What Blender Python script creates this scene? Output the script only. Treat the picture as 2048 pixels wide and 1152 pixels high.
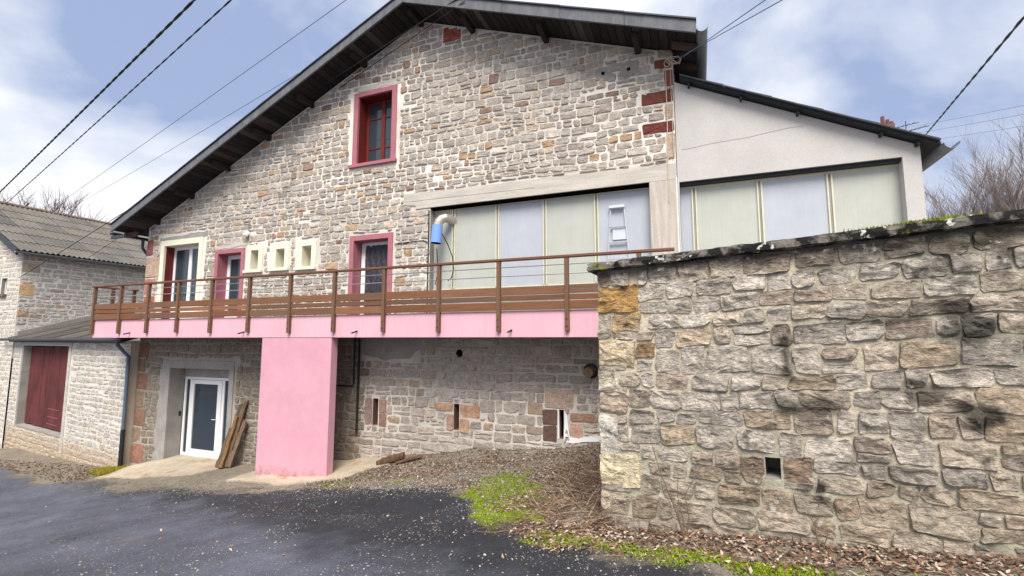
import bpy, math, random
import numpy as np
from mathutils import Vector, Matrix
R = math.radians
for o in list(bpy.data.objects): bpy.data.objects.remove(o)
scene = bpy.context.scene
COL = scene.collection

# ------------------------------------------------------------------ camera
cam_data = bpy.data.cameras.new('camera')
cam = bpy.data.objects.new('camera', cam_data); COL.objects.link(cam)
cam_data.sensor_width = 36.0
cam_data.lens = 950.0 / 2048.0 * 36.0
cam_data.clip_end = 2000
cam.location = (0, -9.94, 3.35)
cam.rotation_euler = (R(90) + math.atan(101 / 950), 0, R(21.5))
scene.camera = cam
CAMX, CAMY, CAMZ = 0, -9.94, 3.35

# ------------------------------------------------------------------ sky, sun, exposure
SUN_EL, SUN_AZ = R(52), R(160)          # azimuth clockwise from +Y: behind the camera
world = bpy.data.worlds.new('World'); scene.world = world
world.use_nodes = True
nt = world.node_tree; nt.nodes.clear()
def N(t, **kw):
    n = nt.nodes.new(t)
    for k, v in kw.items(): setattr(n, k, v)
    return n
out = N('ShaderNodeOutputWorld'); bg = N('ShaderNodeBackground'); bg.inputs[1].default_value = 0.1
sky = N('ShaderNodeTexSky', sky_type='NISHITA', sun_disc=False)
sky.sun_elevation = SUN_EL; sky.sun_rotation = SUN_AZ; sky.air_density = 1.0; sky.dust_density = 1.5
tc = N('ShaderNodeTexCoord'); mp = N('ShaderNodeMapping')
mp.inputs['Scale'].default_value = (1.0, 1.0, 1.9); mp.inputs['Location'].default_value = (10.2, 7.0, 1.5)
nz = N('ShaderNodeTexNoise'); nz.inputs['Scale'].default_value = 1.35; nz.inputs['Detail'].default_value = 6
nz.inputs['Roughness'].default_value = 0.52; nz.inputs['Distortion'].default_value = 0.35
rp = N('ShaderNodeValToRGB')
rp.color_ramp.elements[0].position = 0.35; rp.color_ramp.elements[0].color = (0, 0, 0, 1)
rp.color_ramp.elements[1].position = 0.53; rp.color_ramp.elements[1].color = (1, 1, 1, 1)
mxa = N('ShaderNodeMixRGB'); mxa.inputs[0].default_value = 0.88; mxa.inputs[2].default_value = (2.3, 2.85, 4.3, 1)
mxb = N('ShaderNodeMixRGB'); mxb.inputs[2].default_value = (6.1, 6.25, 6.5, 1)
L = nt.links.new
L(tc.outputs['Generated'], mp.inputs[0]); L(mp.outputs[0], nz.inputs['Vector']); L(nz.outputs[0], rp.inputs[0])
L(sky.outputs[0], mxa.inputs[1]); L(mxa.outputs[0], mxb.inputs[1]); L(rp.outputs[0], mxb.inputs[0])
L(mxb.outputs[0], bg.inputs[0]); L(bg.outputs[0], out.inputs[0])

sun_d = bpy.data.lights.new('sun', 'SUN'); sun_d.energy = 3.2; sun_d.angle = R(32); sun_d.color = (1.0, 0.94, 0.84)
sun = bpy.data.objects.new('sun', sun_d); COL.objects.link(sun)
dirv = Vector((math.sin(SUN_AZ) * math.cos(SUN_EL), math.cos(SUN_AZ) * math.cos(SUN_EL), math.sin(SUN_EL)))
sun.rotation_euler = dirv.to_track_quat('Z', 'Y').to_euler()
sun.location = dirv * 40
vs = scene.view_settings
vs.view_transform = 'Standard'; vs.look = 'None'; vs.gamma = 1; vs.use_curve_mapping = False
vs.exposure = 0.80
scene.render.engine = 'CYCLES'

# ------------------------------------------------------------------ helpers
def s2l(c):
    f = lambda v: v / 12.92 if v <= 0.04045 else ((v + 0.055) / 1.055) ** 2.4
    return tuple(f(v / 255.0) for v in c)
WL = {}                      # world location of every object's origin
def link(o, parent, loc):
    COL.objects.link(o); o.location = loc; WL[o.name] = Vector(loc)
    if parent is not None:
        o.parent = parent
        o.matrix_parent_inverse = Matrix.Translation(-WL[parent.name])
def tag(o, label=None, cat=None, group=None, kind=None):
    if label: o['label'] = label
    if cat: o['category'] = cat
    if group: o['group'] = group
    if kind: o['kind'] = kind
    return o
def thing(name, loc, label, cat, group=None):
    o = bpy.data.objects.new(name, None); o.empty_display_size = 0.3
    link(o, None, Vector(loc)); return tag(o, label, cat, group)
def obj(name, verts, faces, mat, parent=None, tint=None, smooth=False, attrs=None):
    v = np.asarray(verts, dtype=np.float64).reshape(-1, 3)
    c = (v.min(0) + v.max(0)) / 2
    me = bpy.data.meshes.new(name)
    me.from_pydata((v - c).tolist(), [], faces)
    if tint is not None:
        a = me.color_attributes.new('tint', 'FLOAT_COLOR', 'POINT')
        t = np.ones((len(v), 4)); tt = np.asarray(tint, dtype=np.float64)
        t[:, :3] = tt if tt.ndim == 2 else tt[None, :]
        a.data.foreach_set('color', t.ravel())
    if attrs:
        for k, vals in attrs.items():
            a = me.attributes.new(k, 'FLOAT', 'POINT'); a.data.foreach_set('value', np.asarray(vals, dtype=np.float32))
    if smooth: me.polygons.foreach_set('use_smooth', [True] * len(me.polygons))
    me.materials.append(mat); me.update()
    o = bpy.data.objects.new(name, me)
    link(o, parent, Vector(c))
    return o
class MB:
    def __init__(s): s.v = []; s.f = []
    def add(s, v, f):
        b = len(s.v); s.v += [tuple(p) for p in v]; s.f += [[i + b for i in q] for q in f]; return s
    def box(s, x0, x1, y0, y1, z0, z1, bev=0.0):
        if bev <= 0:
            v = [(x, y, z) for z in (z0, z1) for y in (y0, y1) for x in (x0, x1)]
            return s.add(v, [[0, 2, 3, 1], [4, 5, 7, 6], [0, 1, 5, 4], [2, 6, 7, 3], [0, 4, 6, 2], [1, 3, 7, 5]])
        b = min(bev, (x1 - x0) * .45, (y1 - y0) * .45, (z1 - z0) * .45)
        # bevelled box: 24 verts
        V = {}; vv = []
        for ax in range(3):
            for sx in (0, 1):
                for sy in (0, 1):
                    for sz in (0, 1):
                        p = []
                        for k, (lo, hi, sg) in enumerate(((x0, x1, sx), (y0, y1, sy), (z0, z1, sz))):
                            e = hi if sg else lo
                            if k != ax: e += -b if sg else b
                            p.append(e)
                        V[(ax, sx, sy, sz)] = len(vv); vv.append(tuple(p))
        F = []
        for ax in range(3):
            for sg in (0, 1):
                q = []
                for a, c in ((0, 0), (1, 0), (1, 1), (0, 1)):
                    k = [a, c]; k.insert(ax, sg); q.append(V[(ax, *k)])
                F.append(q if (sg == 1) != (ax == 1) else q[::-1])
        for e in range(3):
            A, B = [k for k in range(3) if k != e]
            for sa in (0, 1):
                for sb in (0, 1):
                    def key(ax, se):
                        k = [0, 0, 0]; k[e] = se; k[A] = sa; k[B] = sb; return V[(ax, *k)]
                    F.append([key(A, 0), key(A, 1), key(B, 1), key(B, 0)])
        for sx in (0, 1):
            for sy in (0, 1):
                for sz in (0, 1): F.append([V[(0, sx, sy, sz)], V[(1, sx, sy, sz)], V[(2, sx, sy, sz)]])
        return s.add(vv, F)
    def tube(s, pts, r, n=6, caps=True):
        pts = [Vector(p) for p in pts]
        rr = r if isinstance(r, (list, tuple)) else [r] * len(pts)
        rings = []
        t0 = (pts[1] - pts[0]).normalized()
        a = Vector((0, 0, 1)) if abs(t0.z) < .9 else Vector((1, 0, 0))
        u = t0.cross(a).normalized()
        v = []
        for i, p in enumerate(pts):
            t = (pts[min(i + 1, len(pts) - 1)] - pts[max(i - 1, 0)]).normalized()
            u = (u - t * u.dot(t)).normalized(); w = t.cross(u)
            for k in range(n):
                an = 2 * math.pi * k / n
                v.append(p + (u * math.cos(an) + w * math.sin(an)) * rr[i])
        f = []
        for i in range(len(pts) - 1):
            for k in range(n):
                k2 = (k + 1) % n
                f.append([i * n + k, i * n + k2, (i + 1) * n + k2, (i + 1) * n + k])
        if caps: f.append(list(range(n))[::-1]); f.append([(len(pts) - 1) * n + k for k in range(n)])
        return s.add(v, f)
    def prism(s, poly, d0, d1, fn):
        """extrude a 2-D polygon: fn(a, b, d) -> xyz, between depth d0 and d1"""
        n = len(poly)
        v = [fn(a, b, d0) for a, b in poly] + [fn(a, b, d1) for a, b in poly]
        f = [list(range(n))[::-1], list(range(n, 2 * n))]
        f += [[i, (i + 1) % n, n + (i + 1) % n, n + i] for i in range(n)]
        return s.add(v, f)
    def build(s, name, mat, parent=None, **kw): return obj(name, s.v, s.f, mat, parent, **kw)
def box(name, mat, parent, x0, x1, y0, y1, z0, z1, bev=0.0, **kw):
    return MB().box(x0, x1, y0, y1, z0, z1, bev).build(name, mat, parent, **kw)

# ------------------------------------------------------------------ materials
def mat(name, base=None, rough=.85, var=(), bump=(), attr=False, spec=.3, metal=0.0, streak=None, stain=None):
    """base colour (sRGB 0-255) or the tint attribute, multiplied by noises (scale, lo, hi[, stretch]); bump = [(scale, strength, distance)]"""
    m = bpy.data.materials.new(name); m.use_nodes = True
    t = m.node_tree; n = t.nodes; l = t.links.new
    b = n['Principled BSDF']; b.inputs['Roughness'].default_value = rough
    b.inputs['Specular IOR Level'].default_value = spec; b.inputs['Metallic'].default_value = metal
    g = n.new('ShaderNodeNewGeometry')
    if attr:
        a = n.new('ShaderNodeAttribute'); a.attribute_name = 'tint'; colr = a.outputs['Color']
    else:
        a = n.new('ShaderNodeRGB'); a.outputs[0].default_value = (*s2l(base), 1); colr = a.outputs[0]
    def noise(scale, stretch=None, detail=6, rough=.6):
        x = n.new('ShaderNodeTexNoise'); x.inputs['Scale'].default_value = scale
        x.inputs['Detail'].default_value = detail; x.inputs['Roughness'].default_value = rough
        if stretch:
            q = n.new('ShaderNodeMapping'); q.inputs['Scale'].default_value = stretch
            l(g.outputs['Position'], q.inputs[0]); l(q.outputs[0], x.inputs['Vector'])
        else: l(g.outputs['Position'], x.inputs['Vector'])
        return x
    for vr in var:
        x = noise(vr[0], vr[3] if len(vr) > 3 else None)
        r = n.new('ShaderNodeMapRange'); r.inputs['From Min'].default_value = .3; r.inputs['From Max'].default_value = .7
        r.inputs['To Min'].default_value = vr[1]; r.inputs['To Max'].default_value = vr[2]
        l(x.outputs[0], r.inputs['Value'])
        k = n.new('ShaderNodeMixRGB'); k.blend_type = 'MULTIPLY'; k.inputs[0].default_value = 1
        l(colr, k.inputs[1]); l(r.outputs[0], k.inputs[2]); colr = k.outputs[0]
    if stain:                                        # list of (scale, threshold, softness, colour, stretch)
        for sc, th, sf, cc, st in stain:
            x = noise(sc, st)
            r = n.new('ShaderNodeMapRange'); r.inputs['From Min'].default_value = th; r.inputs['From Max'].default_value = th + sf
            l(x.outputs[0], r.inputs['Value'])
            k = n.new('ShaderNodeMixRGB'); k.inputs[2].default_value = (*s2l(cc), 1)
            l(r.outputs[0], k.inputs[0]); l(colr, k.inputs[1]); colr = k.outputs[0]
    l(colr, b.inputs['Base Color'])
    prev = None
    for bp in bump:
        x = noise(bp[0], bp[3] if len(bp) > 3 else None, 8, .65)
        q = n.new('ShaderNodeBump'); q.inputs['Strength'].default_value = bp[1]; q.inputs['Distance'].default_value = bp[2]
        l(x.outputs[0], q.inputs['Height'])
        if prev: l(prev, q.inputs['Normal'])
        prev = q.outputs[0]
    if prev: l(prev, b.inputs['Normal'])
    return m

M = {}
M['stone'] = mat('facade_stone', attr=True, var=[(9, .76, 1.24), (38, .66, 1.26)], bump=[(20, .9, .03, (1, 1, 2)), (90, .6, .008)], rough=.92)
M['mortar'] = mat('facade_mortar', attr=True, var=[(3, .9, 1.06), (30, .85, 1.1)], bump=[(40, .8, .015)], rough=.95)
M['rstone'] = mat('rubble_stone', attr=True, var=[(6, .66, 1.32), (22, .62, 1.36), (90, .75, 1.2)], bump=[(9, 1.0, .07, (1, 1, 2.2)), (45, .8, .016)], rough=.9,
                  stain=[(2.1, .63, .08, (62, 58, 55), (1, 1, .8)), (9, .60, .08, (196, 190, 180), (1, 1, 1)), (5, .70, .08, (156, 124, 92), (1, 1, 1))])
M['rmortar'] = mat('rubble_mortar', attr=True, var=[(4, .82, 1.12), (35, .75, 1.15)], bump=[(30, .9, .02), (120, .5, .006)], rough=.95,
                   stain=[(2.1, .66, .12, (80, 76, 70), (1, 1, .8))])
M['coping'] = mat('lichen_concrete', (118, 112, 106), var=[(12, .8, 1.2)], bump=[(25, .9, .03)], rough=.95,
                  stain=[(5.2, .40, .10, (30, 29, 29), (1, 1, 1)), (11, .62, .03, (205, 205, 198), (1, 1, 1)), (3.0, .60, .05, (104, 110, 50), (1, 1, 1))])
M['cement'] = mat('grey_cement', (152, 148, 144), var=[(2.5, .82, 1.12), (22, .88, 1.1)], bump=[(35, .4, .008)], rough=.92)
M['concrete'] = mat('board_marked_concrete', (190, 184, 176), var=[(2.2, .8, 1.12, (.5, 1, 3.5)), (30, .88, 1.08)], bump=[(9, .5, .012, (.3, 1, 6)), (60, .3, .004)], rough=.92)
M['post'] = mat('board_marked_post', (190, 181, 172), var=[(3, .78, 1.12, (4.5, 1, .35)), (30, .9, 1.08)], bump=[(9, .5, .012, (7, 1, .3))], rough=.92)
M['render'] = mat('white_render', (190, 187, 186), var=[(.7, .92, 1.06), (3, .95, 1.03), (60, .86, 1.08)], bump=[(120, .6, .006)], rough=.95)
M['pink'] = mat('pink_render', (220, 172, 186), var=[(1.2, .92, 1.05), (7, .94, 1.03, (3, 3, .2)), (50, .95, 1.03)], bump=[(90, .35, .004)], rough=.9)
M['pinkp'] = mat('pink_pillar_render', (208, 156, 172), var=[(.9, .92, 1.05), (4, .96, 1.03), (70, .92, 1.05)], bump=[(100, .4, .005)], rough=.9)
M['rose'] = mat('rose_surround', (166, 106, 117), var=[(4, .9, 1.06), (50, .92, 1.06)], bump=[(80, .3, .004)], rough=.85)
M['cream'] = mat('cream_surround', (224, 220, 200), var=[(4, .94, 1.04)], bump=[(80, .25, .004)], rough=.85)
M['red'] = mat('red_paint', (108, 38, 36), var=[(3, .8, 1.12), (30, .85, 1.1)], bump=[(30, .3, .005, (6, 6, .5))], rough=.6, stain=[(14, .70, .04, (190, 160, 150), (3, 3, .4))])
M['reddoor'] = mat('faded_red_boards', (98, 46, 47), var=[(1.3, .62, 1.2), (2.5, .72, 1.18, (6, 6, .4)), (20, .85, 1.12, (4, 4, .4))], bump=[(25, .4, .006, (6, 6, .4))], rough=.85)
M['white'] = mat('white_frame', (236, 237, 240), rough=.4, spec=.4)
M['glass'] = mat('dark_glass', (52, 62, 72), rough=.04, spec=.55)
M['dark'] = mat('dark_void', (14, 13, 13), rough=1, spec=0)
M['curtain'] = mat('black_sheeting', (52, 52, 62), rough=.38, spec=.5, bump=[(6, .9, .08, (2, 1, .6))])
M['panel_g'] = mat('green_polycarbonate', (178, 181, 174), rough=.25, var=[(2, .94, 1.04), (7, .97, 1.02, (3, 1, .25))], spec=.35)
M['panel_b'] = mat('blue_polycarbonate', (175, 180, 190), rough=.25, var=[(2, .94, 1.04), (7, .97, 1.02, (3, 1, .25))], spec=.35)
M['mullion'] = mat('cream_mullion', (206, 204, 184), rough=.6, var=[(8, .92, 1.04)])
M['wood'] = mat('balcony_timber', attr=True, var=[(5, .78, 1.15, (.5, 6, 6)), (40, .85, 1.1, (.25, 4, 4))], bump=[(30, .3, .005, (.3, 5, 5))], rough=.7)
M['postwood'] = mat('timber_post', (112, 84, 66), var=[(5, .8, 1.12, (6, 6, .5))], bump=[(30, .3, .005, (5, 5, .3))], rough=.75)
M['rail'] = mat('handrail_timber', (112, 76, 60), var=[(5, .85, 1.12, (.5, 6, 6))], bump=[(30, .3, .005, (.3, 5, 5))], rough=.6)
M['oldwood'] = mat('grey_old_wood', attr=True, var=[(8, .6, 1.2, (3, 3, .6)), (40, .8, 1.15)], bump=[(20, .8, .012, (4, 4, .5))], rough=.95)
M['steel'] = mat('stainless_bar', (190, 190, 195), rough=.3, metal=.9)
M['zinc'] = mat('zinc_sheet', (132, 138, 146), rough=.5, metal=.35, var=[(4, .8, 1.15), (30, .9, 1.08)])
M['darkzinc'] = mat('dark_gutter', (62, 66, 74), rough=.5, metal=.3, var=[(4, .8, 1.15)])
M['fascia'] = mat('weathered_fascia', (104, 106, 112), rough=.8, var=[(3, .75, 1.2, (2, 2, .6)), (14, .8, 1.15, (3, 3, .5))], bump=[(40, .3, .006)])
M['soffit'] = mat('soffit_timber', attr=True, var=[(6, .7, 1.2, (5, .5, 5))], rough=.95, bump=[(25, .5, .008, (5, .5, 5))])
M['fibre'] = mat('fibre_cement', attr=True, var=[(1.2, .82, 1.15), (14, .8, 1.15), (60, .85, 1.1)], rough=.92, bump=[(60, .4, .006)])
M['ridge'] = mat('ridge_tile', (118, 98, 90), var=[(6, .8, 1.15)], rough=.9)
M['slate'] = mat('roof_covering', (70, 70, 74), var=[(6, .8, 1.15)], rough=.9)
M['duct'] = mat('steel_duct', (196, 188, 178), rough=.4, metal=.6, var=[(20, .85, 1.08)])
M['cowl'] = mat('blue_cowl', (120, 158, 226), rough=.4, var=[(5, .95, 1.03)])
M['black'] = mat('black_cable', (22, 22, 25), rough=.6)
M['bluewire'] = mat('thin_wire', (88, 96, 118), rough=.6)
M['castiron'] = mat('cast_iron', (36, 40, 44), rough=.6, var=[(9, .7, 1.2)])
M['pvc'] = mat('grey_pvc', (86, 100, 118), rough=.45, var=[(5, .9, 1.06)])
M['brass'] = mat('cord', (196, 180, 158), rough=.8)
M['panel_lt'] = mat('pale_ladder', (196, 201, 210), rough=.5)
M['bark'] = mat('bare_bark', (122, 110, 108), rough=.95, var=[(3, .8, 1.15)])
M['bark2'] = mat('reddish_bark', (104, 78, 74), rough=.95, var=[(.3, .75, 1.2)])
M['twig'] = mat('dry_twig', attr=True, rough=.95)
M['leaf'] = mat('dead_leaf', attr=True, rough=.9)
M['moss'] = mat('moss_blade', attr=True, rough=.9)
M['pebble'] = mat('pebble', attr=True, rough=.9)
M['brick'] = mat('red_brick', attr=True, var=[(30, .8, 1.15)], bump=[(60, .5, .006)], rough=.92)
M['slab'] = mat('apron_concrete', (176, 164, 146), var=[(1.1, .75, 1.12), (9, .85, 1.1)], bump=[(50, .4, .006)], rough=.95, stain=[(1.5, .58, .12, (150, 118, 84), (1, 1, 1))])

def splash(m, z0, z1, col, lo=.35, hi=.75):
    """splash dirt with a ragged outline low on a wall"""
    t = m.node_tree; n = t.nodes; l = t.links.new; b = n['Principled BSDF']; old = b.inputs['Base Color'].links[0].from_socket
    g = n.new('ShaderNodeNewGeometry'); sp = n.new('ShaderNodeSeparateXYZ'); l(g.outputs['Position'], sp.inputs[0])
    r1 = n.new('ShaderNodeMapRange'); r1.inputs['From Min'].default_value = z1; r1.inputs['From Max'].default_value = z0; l(sp.outputs['Z'], r1.inputs['Value'])
    x = n.new('ShaderNodeTexNoise'); x.inputs['Scale'].default_value = 7; x.inputs['Detail'].default_value = 8; x.inputs['Roughness'].default_value = .7; l(g.outputs['Position'], x.inputs['Vector'])
    a = n.new('ShaderNodeMath'); a.operation = 'MULTIPLY'; l(r1.outputs[0], a.inputs[0]); l(x.outputs[0], a.inputs[1])
    r2 = n.new('ShaderNodeMapRange'); r2.inputs['From Min'].default_value = lo; r2.inputs['From Max'].default_value = hi; r2.inputs['To Max'].default_value = .75; l(a.outputs[0], r2.inputs['Value'])
    k = n.new('ShaderNodeMixRGB'); k.inputs[2].default_value = (*s2l(col), 1); l(r2.outputs[0], k.inputs[0]); l(old, k.inputs[1]); l(k.outputs[0], b.inputs['Base Color'])
splash(M['pinkp'], .1, .75, (120, 84, 78), .3, .62)
rng = random.Random(7)
def sm(a, b, x): t = min(1, max(0, (x - a) / (b - a))); return t * t * (3 - 2 * t)
# value noise for geometry
_P = np.random.RandomState(3).rand(64, 64, 64)
def vn(x, y=0., z=0.):
    xi, yi, zi = math.floor(x), math.floor(y), math.floor(z)
    fx, fy, fz = x - xi, y - yi, z - zi
    fx = fx * fx * (3 - 2 * fx); fy = fy * fy * (3 - 2 * fy); fz = fz * fz * (3 - 2 * fz)
    g = lambda a, b, c: _P[(xi + a) % 64, (yi + b) % 64, (zi + c) % 64]
    l = lambda a, b, t: a + (b - a) * t
    return l(l(l(g(0, 0, 0), g(1, 0, 0), fx), l(g(0, 1, 0), g(1, 1, 0), fx), fy), l(l(g(0, 0, 1), g(1, 0, 1), fx), l(g(0, 1, 1), g(1, 1, 1), fx), fy), fz)
def vnA(x, y):
    xi = np.floor(x).astype(int); yi = np.floor(y).astype(int)
    fx = x - xi; fy = y - yi; fx = fx * fx * (3 - 2 * fx); fy = fy * fy * (3 - 2 * fy)
    p = _P[:, :, 5]
    a = p[xi % 64, yi % 64]; b = p[(xi + 1) % 64, yi % 64]; c = p[xi % 64, (yi + 1) % 64]; d = p[(xi + 1) % 64, (yi + 1) % 64]
    return (a + (b - a) * fx) * (1 - fy) + (c + (d - c) * fx) * fy

# ------------------------------------------------------------------ terrain
A8 = R(8.5)
ER = np.array([math.cos(A8), -math.sin(A8)]); NR = np.array([math.sin(A8), math.cos(A8)])
def base_plane(x, y):
    s = x * ER[0] + (y + 9.94) * ER[1]; c = x * NR[0] + (y + 9.94) * NR[1]
    return 1.7 + .125 * s - .054 * c
CP = [(-10.1, -1.3, .07), (-9, -1.3, .12), (-7.9, -1.3, .24), (-7.9, -.1, .36), (-6.5, 0, .62), (-4.8, 0, .9), (-2, 0, 1.2), (-1.1, 0, 1.28), (-1.2, -2.2, 1.22),
      (-1.13, -4.2, 1.2), (.8, -4.5, 1.42), (2.34, -4.75, 1.6), (5, -5.1, 1.95), (9, -5.6, 2.4), (-15.2, .4, -.26), (-13.3, .4, -.26), (-12.4, -.1, -.2), (-11, -.1, 0), (-15.3, -.1, -.33), (-16.4, -.3, -.62),
      (-17, -.5, -.72), (-21, .3, -.92), (-26.4, 1.1, -1.1), (-28, 1.3, -1.32), (-31, 1.3, -1.7), (0, -9.94, 1.7), (-1.7, -5.7, 1.2), (-7.8, -6.6, .56), (-4.4, -6.1, .91), (-16.7, -3, -.78),
      (-11, -3, -.12), (-8.2, -2.9, .2), (-5.9, -2.85, .5), (-4, -1.2, .72), (-3, -3.3, .88), (-2, -4.3, 1.06), (-25, -2.5, -1.35), (-35, 0, -2.0), (-20, -8, -.6), (-10, -12, .3), (5, -10, 2.3), (10, -12, 2.8),
      (-45, 3, -2.3), (-40, -10, -2), (12, -6, 2.8), (-28, 10, -1.0), (-8, 10, .8), (8, 10, 3.4), (20, 14, 4.2), (20, -8, 3.2), (-45, 14, -1.8), (-6, -1.5, .44), (-2.6, -1.6, .98)]
cp = np.array(CP); res = cp[:, 2] - base_plane(cp[:, 0], cp[:, 1])
K = -np.linalg.norm(cp[:, None, :2] - cp[None, :, :2], axis=2)
K = np.block([[K - np.eye(len(cp)) * .0, np.ones((len(cp), 1))], [np.ones((1, len(cp))), np.zeros((1, 1))]])
WR = np.linalg.solve(K, np.append(res, 0))
def gz(x, y):
    x = np.atleast_1d(np.asarray(x, float)); y = np.atleast_1d(np.asarray(y, float))
    xc = np.clip(x, -48, 22); yc = np.clip(y, -16, 15)
    d = -np.sqrt((xc[:, None] - cp[None, :, 0]) ** 2 + (yc[:, None] - cp[None, :, 1]) ** 2 + .02)
    z = base_plane(xc, yc) + d @ WR[:-1] + WR[-1]
    near = np.exp(-((x + 3) ** 2 + (y + 3) ** 2) / 150.)
    z = z + near * ((vnA(x * 2.3, y * 2.3) - .5) * .05 + (vnA(x * 7, y * 7) - .5) * .018)
    return z
def g1(x, y): return float(gz(x, y)[0])
EDGE = np.array([(-300, 40), (-45, 2.3), (-30, .2), (-22, -.75), (-17, -1.5), (-13, -2.0), (-9, -2.0), (-6, -1.95), (-4.2, -2.05), (-3.7, -2.3), (-2.95, -3.4), (-2.2, -4.15), (-1.5, -4.6), (-1, -5.0), (-.3, -4.98), (.05, -5.4), (3, -6.3), (12, -8), (300, -60)])
def edge_d(x, y):           # > 0 on the asphalt
    e = np.interp(x, EDGE[:, 0], EDGE[:, 1])
    return (e - y) + (vnA(x * 1.3, y * 1.3) - .5) * .7 + (vnA(x * 5, y * 5) - .5) * .28
def sheet(name, xs, ys, m, lift=0, keep=None, attr=None):
    X, Y = np.meshgrid(xs, ys); x, y = X.ravel(), Y.ravel()
    z = np.concatenate([gz(x[i:i + 20000], y[i:i + 20000]) for i in range(0, len(x), 20000)]) + lift
    nx = len(xs); i, j = np.meshgrid(np.arange(nx - 1), np.arange(len(ys) - 1)); i, j = i.ravel(), j.ravel()
    q = np.stack([j * nx + i, j * nx + i + 1, (j + 1) * nx + i + 1, (j + 1) * nx + i], 1)
    at = attr(x, y) if attr is not None else None
    if keep is not None:
        k = keep(x, y); q = q[k[q].all(1)]
        used = np.unique(q); mp_ = -np.ones(len(x), int); mp_[used] = np.arange(len(used)); q = mp_[q]
        x, y, z = x[used], y[used], z[used]
        if at is not None: at = at[used]
    return tag(obj(name, np.stack([x, y, z], 1), q.tolist(), m, None, smooth=True, attrs={'edge': at} if at is not None else None), kind='structure')
def ax(lo, hi, fine_lo, fine_hi, step):
    a = list(np.arange(fine_lo, fine_hi, step)); s = step; v = fine_lo
    pre = []; 
    while v > lo: s *= 1.25; v -= s; pre.append(v)
    v = a[-1]; s = step; post = []
    while v < hi: s *= 1.25; v += s; post.append(v)
    return np.array(pre[::-1] + a + post)
M['soil'] = mat('earth_and_gravel', (128, 118, 106), var=[(.8, .8, 1.15), (7, .72, 1.2), (60, .6, 1.3)], bump=[(14, .8, .03), (90, .8, .01)], rough=1,
                stain=[(3, .60, .10, (96, 104, 50), (1, 1, 1)), (45, .60, .05, (172, 168, 162), (1, 1, 1))])
def asphalt():
    m = mat('asphalt', (48, 50, 58), var=[(.5, .62, 1.3), (2.6, .78, 1.2), (70, .55, 1.4), (200, .5, 1.5)], bump=[(150, 1.0, .012), (45, .6, .012), (7, .5, .02)], rough=.8, spec=.35,
            stain=[(60, .64, .03, (132, 130, 130), (1, 1, 1)), (1.1, .66, .06, (58, 56, 56), (1, 1, 1))])
    t = m.node_tree; n = t.nodes; l = t.links.new; b = n['Principled BSDF']
    old = b.inputs['Base Color'].links[0].from_socket
    g0 = n.new('ShaderNodeNewGeometry'); sp = n.new('ShaderNodeSeparateXYZ'); l(g0.outputs['Position'], sp.inputs[0])
    ma = n.new('ShaderNodeMath'); ma.operation = 'MULTIPLY_ADD'; l(sp.outputs['X'], ma.inputs[0]); ma.inputs[1].default_value = .33; l(sp.outputs['Y'], ma.inputs[2])
    nx_ = n.new('ShaderNodeTexNoise'); nx_.inputs['Scale'].default_value = 1.1; nx_.inputs['Detail'].default_value = 9; nx_.inputs['Roughness'].default_value = .65; l(g0.outputs['Position'], nx_.inputs['Vector'])
    mb_ = n.new('ShaderNodeMath'); mb_.operation = 'MULTIPLY_ADD'; l(nx_.outputs[0], mb_.inputs[0]); mb_.inputs[1].default_value = 2.6; l(ma.outputs[0], mb_.inputs[2])
    rr_ = n.new('ShaderNodeMapRange'); rr_.inputs['From Min'].default_value = -4.7; rr_.inputs['From Max'].default_value = -5.7; rr_.inputs['To Min'].default_value = 1.0; rr_.inputs['To Max'].default_value = 3.2; l(mb_.outputs[0], rr_.inputs['Value'])
    kk = n.new('ShaderNodeMixRGB'); kk.blend_type = 'MULTIPLY'; kk.inputs[0].default_value = 1; l(old, kk.inputs[1]); l(rr_.outputs[0], kk.inputs[2]); old = kk.outputs[0]
    a = n.new('ShaderNodeAttribute'); a.attribute_name = 'edge'
    x = n.new('ShaderNodeTexNoise'); x.inputs['Scale'].default_value = 9; x.inputs['Detail'].default_value = 8; x.inputs['Roughness'].default_value = .7
    g = n.new('ShaderNodeNewGeometry'); l(g.outputs['Position'], x.inputs['Vector'])
    s = n.new('ShaderNodeMath'); s.operation = 'SUBTRACT'; l(x.outputs[0], s.inputs[0]); l(a.outputs['Fac'], s.inputs[1])
    r = n.new('ShaderNodeMapRange'); r.inputs['From Min'].default_value = .22; r.inputs['From Max'].default_value = .40; l(s.outputs[0], r.inputs['Value'])
    k = n.new('ShaderNodeMixRGB'); k.inputs[2].default_value = (*s2l((104, 96, 88)), 1)
    l(r.outputs[0], k.inputs[0]); l(old, k.inputs[1]); l(k.outputs[0], b.inputs['Base Color'])
    return m
M['asphalt'] = asphalt()
sheet('ground', ax(-400, 400, -18, 4, .12), ax(-400, 500, -7.5, 1.0, .12), M['soil'])
sheet('road', np.concatenate([ax(-400, -30, -30, -14, .25)[:-1] if False else np.arange(-60, -14, .3), np.arange(-14, 3, .06), np.arange(3, 40, .4)]),
      np.concatenate([np.arange(-40, -9, .5), np.arange(-9, 1.5, .06), np.arange(1.5, 5, .4)]), M['asphalt'], lift=.008,
      keep=lambda x, y: edge_d(x, y) > 0, attr=lambda x, y: np.clip(edge_d(x, y) / 1.0, 0, 1))

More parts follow.
